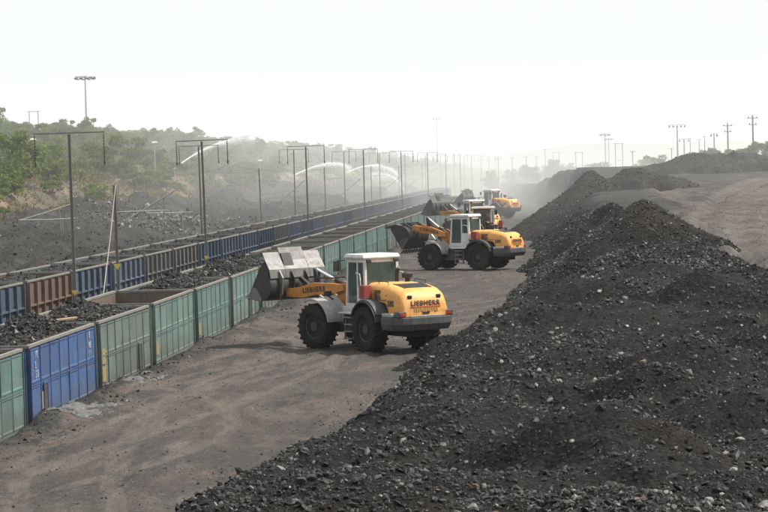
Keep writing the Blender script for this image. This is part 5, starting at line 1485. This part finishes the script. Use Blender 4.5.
# short posts with bracket arms along the yard line
for i, (t0, Y, H, arms) in enumerate([(-21.7, 121.3, 6.45, 1), (-32.0, 262, 7.1, 2), (-30.7, 317, 7.05, 2), (-29.9, 380, 7.0, 2), (-30.5, 450, 7.0, 2), (-30.5, 520, 7.0, 2)]):
    x = t0 + K * Y
    r = empty('bracket_post', (x, Y, 0), 0.0, 'short steel post with a yellow sign and a side bracket, beside the nearest mast' if i == 0 else f'short steel bracket post beyond the far train, {ordinal(i)} of its row', 'post', 'short bracket posts'); r.rotation_euler = (0, [-0.01, -0.015, -0.005, 0, 0, 0][i], 0)
    b = MB(); h_section(b, -1.4, H, 0.055, 0.05); b.build('pole', M_MAST, r)
    b = MB(); b.tube([(0.1, 0, H * 0.80), (2.5, 0, H * 0.80)], 0.035, 6); b.build('bracket_arm', M_GALV, r)
    if arms > 1:
        b = MB(); b.tube([(0.1, 0, H * 0.30), (3.6, 0, H * 0.68), (4.6, 0, H * 0.80)], 0.045, 6); b.build('bracket_arm', M_GALV, r)
        b = MB(); b.tube([(0.1, 0, H * 0.62), (3.0, 0, H * 0.66)], 0.03, 6); b.build('bracket_arm', M_GALV, r)
    else: s = mobj('warning_sign', SIGN, r, (0.0, -0.11, 2.6)); s.rotation_euler = (0, R(90), 0)
# pale pole leaning on the post
a, b_ = at_y(115.5, 185, 120.4), at_y(103, 296, 117.5)
b = MB(); b.tube([a, a.lerp(b_, 0.5) + Vector((0.03, 0, 0.0)), b_ + (b_ - a) * 0.12], [0.020, 0.024, 0.028], 7)
tag(b.build('bamboo_pole', painted('bamboo', (0.38, 0.34, 0.28), 0.7, 0.3)), 'long pale bamboo pole leaning against the short signal post', 'pole')
M_PIPE = painted('pipe_grey', (0.20, 0.195, 0.185), 0.7, 0.5)
# loose pipes and rails lying on the yard heaps
for i, (p0, p1, Y, lb) in enumerate([((0, 236), (30, 234.5), 190, 'pale pipe lying on the coal yard at the frame edge'), ((24, 219), (68, 205), 215, 'thin tilted bracket pipe sticking out of the coal yard heap'), ((2, 226), (46, 236), 196, 'grey pipe slanting down the coal heap at the frame edge'),
                                     ((22, 220), (72, 218.5), 212, 'thin level pipe lying on the yard heap behind the nearest mast'), ((128, 219), (172, 192), 235, 'long dark pole slanting up over the grey rubble'), ((150, 213), (190, 212), 240, 'level pipe lying along the top of the grey rubble')]):
    a = at_y(*p0, Y); c = at_y(*p1, Y + 2)
    b = MB(); d = (c - a).normalized(); b.tube([a - d * 0.3, a.lerp(c, 0.5) + Vector((0, 0, -0.04)), c + d * 0.3], 0.075 if i in (0, 2, 4) else 0.055, 7)
    for q in (0.3, 0.8): 
        f = a.lerp(c, q); gz = float(ground_z(np.array([f.x]), np.array([f.y]))[0]); b.tube([f, Vector((f.x + 0.05, f.y + 0.3, min(gz, f.z) - 0.3))], 0.05, 6)
    tag(b.build('pipe', M_PIPE if i != 4 else M_MAST), lb, 'pipe')
# high light masts
def light_tower(px, pytop, Y, label, heads=10, rad=1.9, zbase=None, arms='ring'):
    p = at_y(px, pytop, Y); gz = float(ground_z(np.array([p.x]), np.array([p.y]))[0]) if zbase is None else zbase
    r = empty('light_mast', (p.x, p.y, gz), 0, label, 'light mast', None); H = p.z - gz
    b = MB(); b.tube([(0, 0, -0.5), (0, 0, H * 0.5), (0, 0, H)], [0.26, 0.19, 0.12], 10); b.build('pole', M_GALV, r)
    b = MB()
    if arms == 'ring':
        pts = [(rad * math.cos(2 * math.pi * k / 16), rad * math.sin(2 * math.pi * k / 16), H - 0.15) for k in range(17)]
        b.tube(pts, 0.06, 6, False)
        for k in range(4): b.tube([(0, 0, H), pts[k * 4]], 0.05, 5)
    else: b.bar((-rad, 0, H), (rad, 0, H), 0.12)
    hd = b.build('head_frame', M_GALV, r)
    for k in range(heads):
        if arms == 'ring': a = 2 * math.pi * k / heads; c = (rad * math.cos(a), rad * math.sin(a), H - 0.45); rot = Matrix.Rotation(a, 4, 'Z') @ Matrix.Rotation(R(35), 4, 'Y')
        else: c = (-rad + 2 * rad * k / max(1, heads - 1), -0.1, H - 0.3); rot = Matrix.Rotation(R(-35), 4, 'X')
        b = MB(); b.box(c, (0.35, 0.6, 0.45), rot); b.build('floodlight', M_GALV, hd, bev=0.04)
    return r
light_tower(85, 76, 500, 'tall floodlight mast rising above the wooded hill behind the nearest line mast')
light_tower(436.5, 118, 1150, 'tall thin floodlight mast far off over the loaders', 8, 1.9)
light_tower(605, 133.5, 760, 'tall floodlight mast with a ring head behind the steep spoil bank', 8, 1.5)
light_tower(608.5, 138, 900, 'shorter ring-headed floodlight mast just beside the taller one', 8, 1.4)
light_tower(677, 124.5, 560, 'tall light mast with a straight lamp bar beyond the skyline mound', 5, 1.7, arms='bar')
light_tower(684, 139, 620, 'shorter light pole with a lamp bar beside the tall one', 3, 1.1, arms='bar')
light_tower(714, 133.5, 520, 'curved lamp pole between the two crossarm power poles and the light masts', 2, 0.6, arms='bar')
def lamp_post(px, py, Y, label):
    p = at_y(px, py, Y); gz = float(ground_z(np.array([p.x]), np.array([p.y]))[0]); H = p.z - gz
    r = empty('street_lamp', (p.x, p.y, gz), 0, label, 'street lamp', None)
    b = MB(); b.tube([(0, 0, -0.3), (0, 0, H)], [0.08, 0.05], 8); b.build('pole', M_GALV, r)
    b = MB(); b.loft([[(-0.42, -0.15, H), (0.42, -0.15, H), (0.42, 0.15, H), (-0.42, 0.15, H)], [(-0.3, -0.1, H + 0.22), (0.3, -0.1, H + 0.22), (0.3, 0.1, H + 0.22), (-0.3, 0.1, H + 0.22)]]); b.build('lamp_head', M_LAMPW, r, bev=0.04)
lamp_post(33, 140, 330, 'white street lamp among the hillside trees beside the nearest mast arm')
lamp_post(154.5, 143, 340, 'white street lamp on the hillside just before the first water jet')
lamp_post(260, 161, 420, 'white street lamp on the hillside above the first yard bracket post')
# poles on the plain
def pole_thing(name, cat, px, pyt, pyb, Y, label, kind):
    p = at_y(px, pyt, Y); q = at_y(px, pyb, Y); gz = min(q.z, float(ground_z(np.array([p.x]), np.array([p.y]))[0]))
    r = empty(name, (p.x, p.y, gz), 0, label, cat, None); H = p.z - gz
    if kind == 'power':
        b = MB(); b.tube([(0, 0, -0.5), (0, 0, H)], [0.20, 0.12], 8); b.build('pole', M_MAST, r)
        for k in (0.5, 1.6):
            b = MB(); b.bar((-1.0 + 0.2 * k, 0, H - k), (1.0 - 0.2 * k, 0, H - k), 0.10, 0.12); a = b.build('cross_arm', M_MAST, r)
            for x in (-0.8, 0, 0.8): b = MB(); b.lathe([(0.04, 0.06), (0.09, 0.12), (0.07, 0.25), (0.02, 0.32)], 8, (x * (1 - 0.2 * k), 0, H - k), 'Z'); b.build('insulator', M_INS, a, 40)
        b = MB(); b.box((0, 0.2, H * 0.45), (0.5, 0.5, 0.9)); b.build('switch_box', M_MAST, r, bev=0.05)
    elif kind == 'portal':
        w_ = 0.9
        for x in (-w_, w_):
            b = MB(); b.tube([(x, 0, -0.5), (x, 0, H)], [0.10, 0.09], 6); b.build('post', M_MAST, r)
        b = MB(); b.bar((-w_ - 0.4, 0, H - 0.1), (w_ + 0.4, 0, H - 0.1), 0.10, 0.12); b.build('beam', M_MAST, r)
        b = MB(); b.bar((-w_, 0, H * 0.55), (w_, 0, H * 0.55), 0.08); b.build('beam', M_MAST, r)
    else:
        b = MB(); b.tube([(0, 0, -0.5), (0, 0, H)], [0.14, 0.10], 6); b.build('pole', M_MAST, r)
        b = MB(); b.bar((-0.7, 0, H - 0.15), (0.7, 0, H - 0.15), 0.09); b.build('cross_arm', M_MAST, r)
pole_thing('power_pole', 'power pole', 752.5, 115, 146, 430, 'tall crossarm power pole at the skyline beside the green trees', 'power')
pole_thing('power_pole', 'power pole', 727.5, 123, 148, 470, 'slimmer crossarm power pole behind the higher skyline hump', 'power')
pole_thing('power_pole', 'power pole', 704.5, 136, 152, 640, 'small power pole with one arm behind the skyline mound', 'pole')
pole_thing('power_pole', 'power pole', 699, 139, 153, 660, 'thin plain pole just beside the small one-armed power pole', 'pole')
pole_thing('power_pole', 'power pole', 690, 138, 154, 680, 'thin short pole next to the light pole with a lamp bar', 'pole')
pole_thing('line_pole', 'pole', 671.5, 148, 163, 640, 'short thin pole just before the tall light mast', 'pole')
pole_thing('line_pole', 'pole', 632.5, 151, 167, 600, 'thin pole with a short arm beyond the plateau rim', 'pole')
pole_thing('portal_frame', 'line portal', 618.7, 143, 170, 640, 'tall two-legged line portal behind the spoil bank', 'portal')
pole_thing('portal_frame', 'line portal', 579, 152, 171, 700, 'two-legged line portal in the dust before the spoil bank', 'portal')
pole_thing('portal_frame', 'line portal', 556, 152, 166, 800, 'small faint line portal in the far haze', 'portal')
pole_thing('line_pole', 'pole', 545, 149, 168, 760, 'faint tall pole in the haze beside the small portal', 'pole')
for i, px in enumerate((498, 512, 526, 536)): pole_thing('line_pole', 'pole', px, 157.5 - 0.5 * i, 176, 620 + 45 * i, f'faint line pole in the dust over the far tracks, {ordinal(i + 1)} of its row', 'pole')
pole_thing('portal_frame', 'line portal', 33.5, 111, 121, 520, 'thin two-legged portal standing on the crest of the wooded hill', 'portal')

# ---------------------------------------------------------------- water jets
def water_mat():
    t = NT('spray_water'); t.pbr((0.93, 0.95, 0.96), 0.5, 0, None, 0.26, spec=0.5)
    t.p.inputs['Subsurface Weight'].default_value = 0.0
    return t.m
M_WATER = water_mat()
def jet(pts, Y, label, seed, w0=0.07, w1=0.9, nd=6000, fade=1.0):
    rgen = np.random.default_rng(seed)
    Y = hitz(pts[0][0], pts[0][1], lambda X_, Y_: ground_z(X_, Y_) + 1.3, 150, 700)[1]
    Q = np.array([tuple(at_y(px, py, Y + 8 * i)) for i, (px, py) in enumerate(pts)])
    sp = smooth_poly([(q[0], q[2]) for q in Q], 10); n = len(sp)
    ys_ = np.linspace(Q[0][1], Q[-1][1], n)
    S = np.array([(a, y, z) for (a, z), y in zip(sp, ys_)])
    u = rgen.uniform(0, 1, nd) ** 0.8
    i = np.clip((u * (n - 1)).astype(int), 0, n - 2); f = (u * (n - 1) - i)[:, None]
    wd = (w0 + (w1 - w0) * u ** 1.5)[:, None]
    P = S[i] * (1 - f) + S[i + 1] * f + rgen.normal(size=(nd, 3)) * wd * np.array([0.4, 0.45, 0.45]) * rgen.uniform(0.2, 1.3, (nd, 1)) - np.array([0, 0, 1]) * (rgen.exponential(1.0, nd) * u ** 2 * w1 * 0.8)[:, None]
    s = (0.022 + 0.03 * rgen.uniform(0, 1, nd) ** 2) * (Y / 230)
    me = scatter_mesh('spray', P, s, np.ones(nd), SMALL, seed, M_WATER)
    o = mobj('water_jet', me); tag(o, label, 'water jet', 'water jets of the dust sprinklers')
    k = int(n * 0.7); b = MB(); b.tube([tuple(x) for x in S[:k]], [0.034 * (Y / 230) * (1 - 0.6 * j / k) for j in range(k)], 6)
    b.build('jet_core', M_WATER, o)
    # the sprinkler gun it comes from
    gz = float(ground_z(np.array([S[0][0]]), np.array([S[0][1]]))[0])
    r = empty('sprinkler', (S[0][0], S[0][1], gz), 0, label.replace('water jet', 'sprinkler gun throwing the jet').replace('white ', ''), 'sprinkler', 'dust sprinklers')
    b = MB(); b.tube([(0, 0, -0.3), (0, 0, S[0][2] - gz - 0.1)], 0.07, 7); b.build('riser', M_GALV, r)
    b = MB(); d = (S[1] - S[0]); d /= np.linalg.norm(d); b.tube([(-d[0] * 0.9, -d[1] * 0.9, S[0][2] - gz - d[2] * 0.9), (0, 0, S[0][2] - gz)], 0.07, 7); b.build('nozzle', M_GALV, r)
jet([(174.5, 168), (188, 158.5), (203, 149.5), (220, 142.5), (238, 138), (254, 136.5)], 232, 'white water jet arching up over the hillside behind the second mast', 71, w1=0.55, nd=7000)
jet([(295.5, 174.5), (306, 169.5), (318, 165.5), (330, 163), (342, 163.5), (350, 167)], 300, 'white water jet arching behind the third mast', 72, w1=0.75)
jet([(346, 173), (356, 168.5), (366, 166), (378, 165), (390, 168), (397, 173)], 360, 'white water jet curving over behind the fourth mast', 73, w1=0.8)
jet([(404, 190), (398, 181), (390, 175.5), (380, 173), (370, 174)], 400, 'pale water jet falling back beside the fifth mast', 74, w1=1.2, nd=4000)

# ---------------------------------------------------------------- air: haze, spray mist, dust
def vol_mat(name, col, dens, aniso=0.2):
    m = bpy.data.materials.new(name); m.use_nodes = True; t = m.node_tree; t.nodes.clear()
    out = t.nodes.new('ShaderNodeOutputMaterial'); v = t.nodes.new('ShaderNodeVolumePrincipled')
    v.inputs['Color'].default_value = (*col, 1); v.inputs['Density'].default_value = dens; v.inputs['Anisotropy'].default_value = aniso
    t.links.new(v.outputs['Volume'], out.inputs['Volume']); return m
b = MB(); b.bb(-4600, 5100, -120, 9100, -8, 36); o = b.build('haze', vol_mat('haze', (0.95, 0.97, 0.98), 0.00010)); tag(o, kind='stuff')
def cloud(name, c, r, dens, label, rz=0.0, col=(0.95, 0.96, 0.97)):
    import bmesh
    bm = bmesh.new(); bmesh.ops.create_icosphere(bm, subdivisions=3, radius=1.0); me = bpy.data.meshes.new(name); bm.to_mesh(me); bm.free()
    me.materials.append(vol_mat(name, col, dens)); me.polygons.foreach_set('use_smooth', [True] * len(me.polygons))
    o = mobj(name, me); o.location = c; o.scale = r; o.rotation_euler = (0, 0, rz); tag(o, label, None, None, 'stuff')
TR = -math.atan(K)
cloud('far_dust_haze', (40, 1150, 6), (1100, 980, 26), 0.00080, 'dusty air thickening towards the far end of the yard')
cloud('spray_mist', at_y(215, 160, 300), (12, 34, 6.5), 0.0012, 'fine mist drifting from the first water jet', TR)
cloud('spray_mist', at_y(335, 176, 350), (17, 85, 9), 0.0009, 'mist hanging over the tracks under the water jets', TR)
cloud('spray_mist', at_y(410, 180, 480), (22, 110, 10), 0.0009, 'mist hanging over the far part of the yard', TR)
cloud('dust', at_y(535, 190, 450), (26, 120, 8), 0.0018, 'dust raised over the far end of the working strip', TR, (0.95, 0.94, 0.91))
cloud('dust', at_y(505, 205, 325), (8, 22, 4.0), 0.003, 'dust raised round the farthest loader', TR, (0.95, 0.93, 0.9))
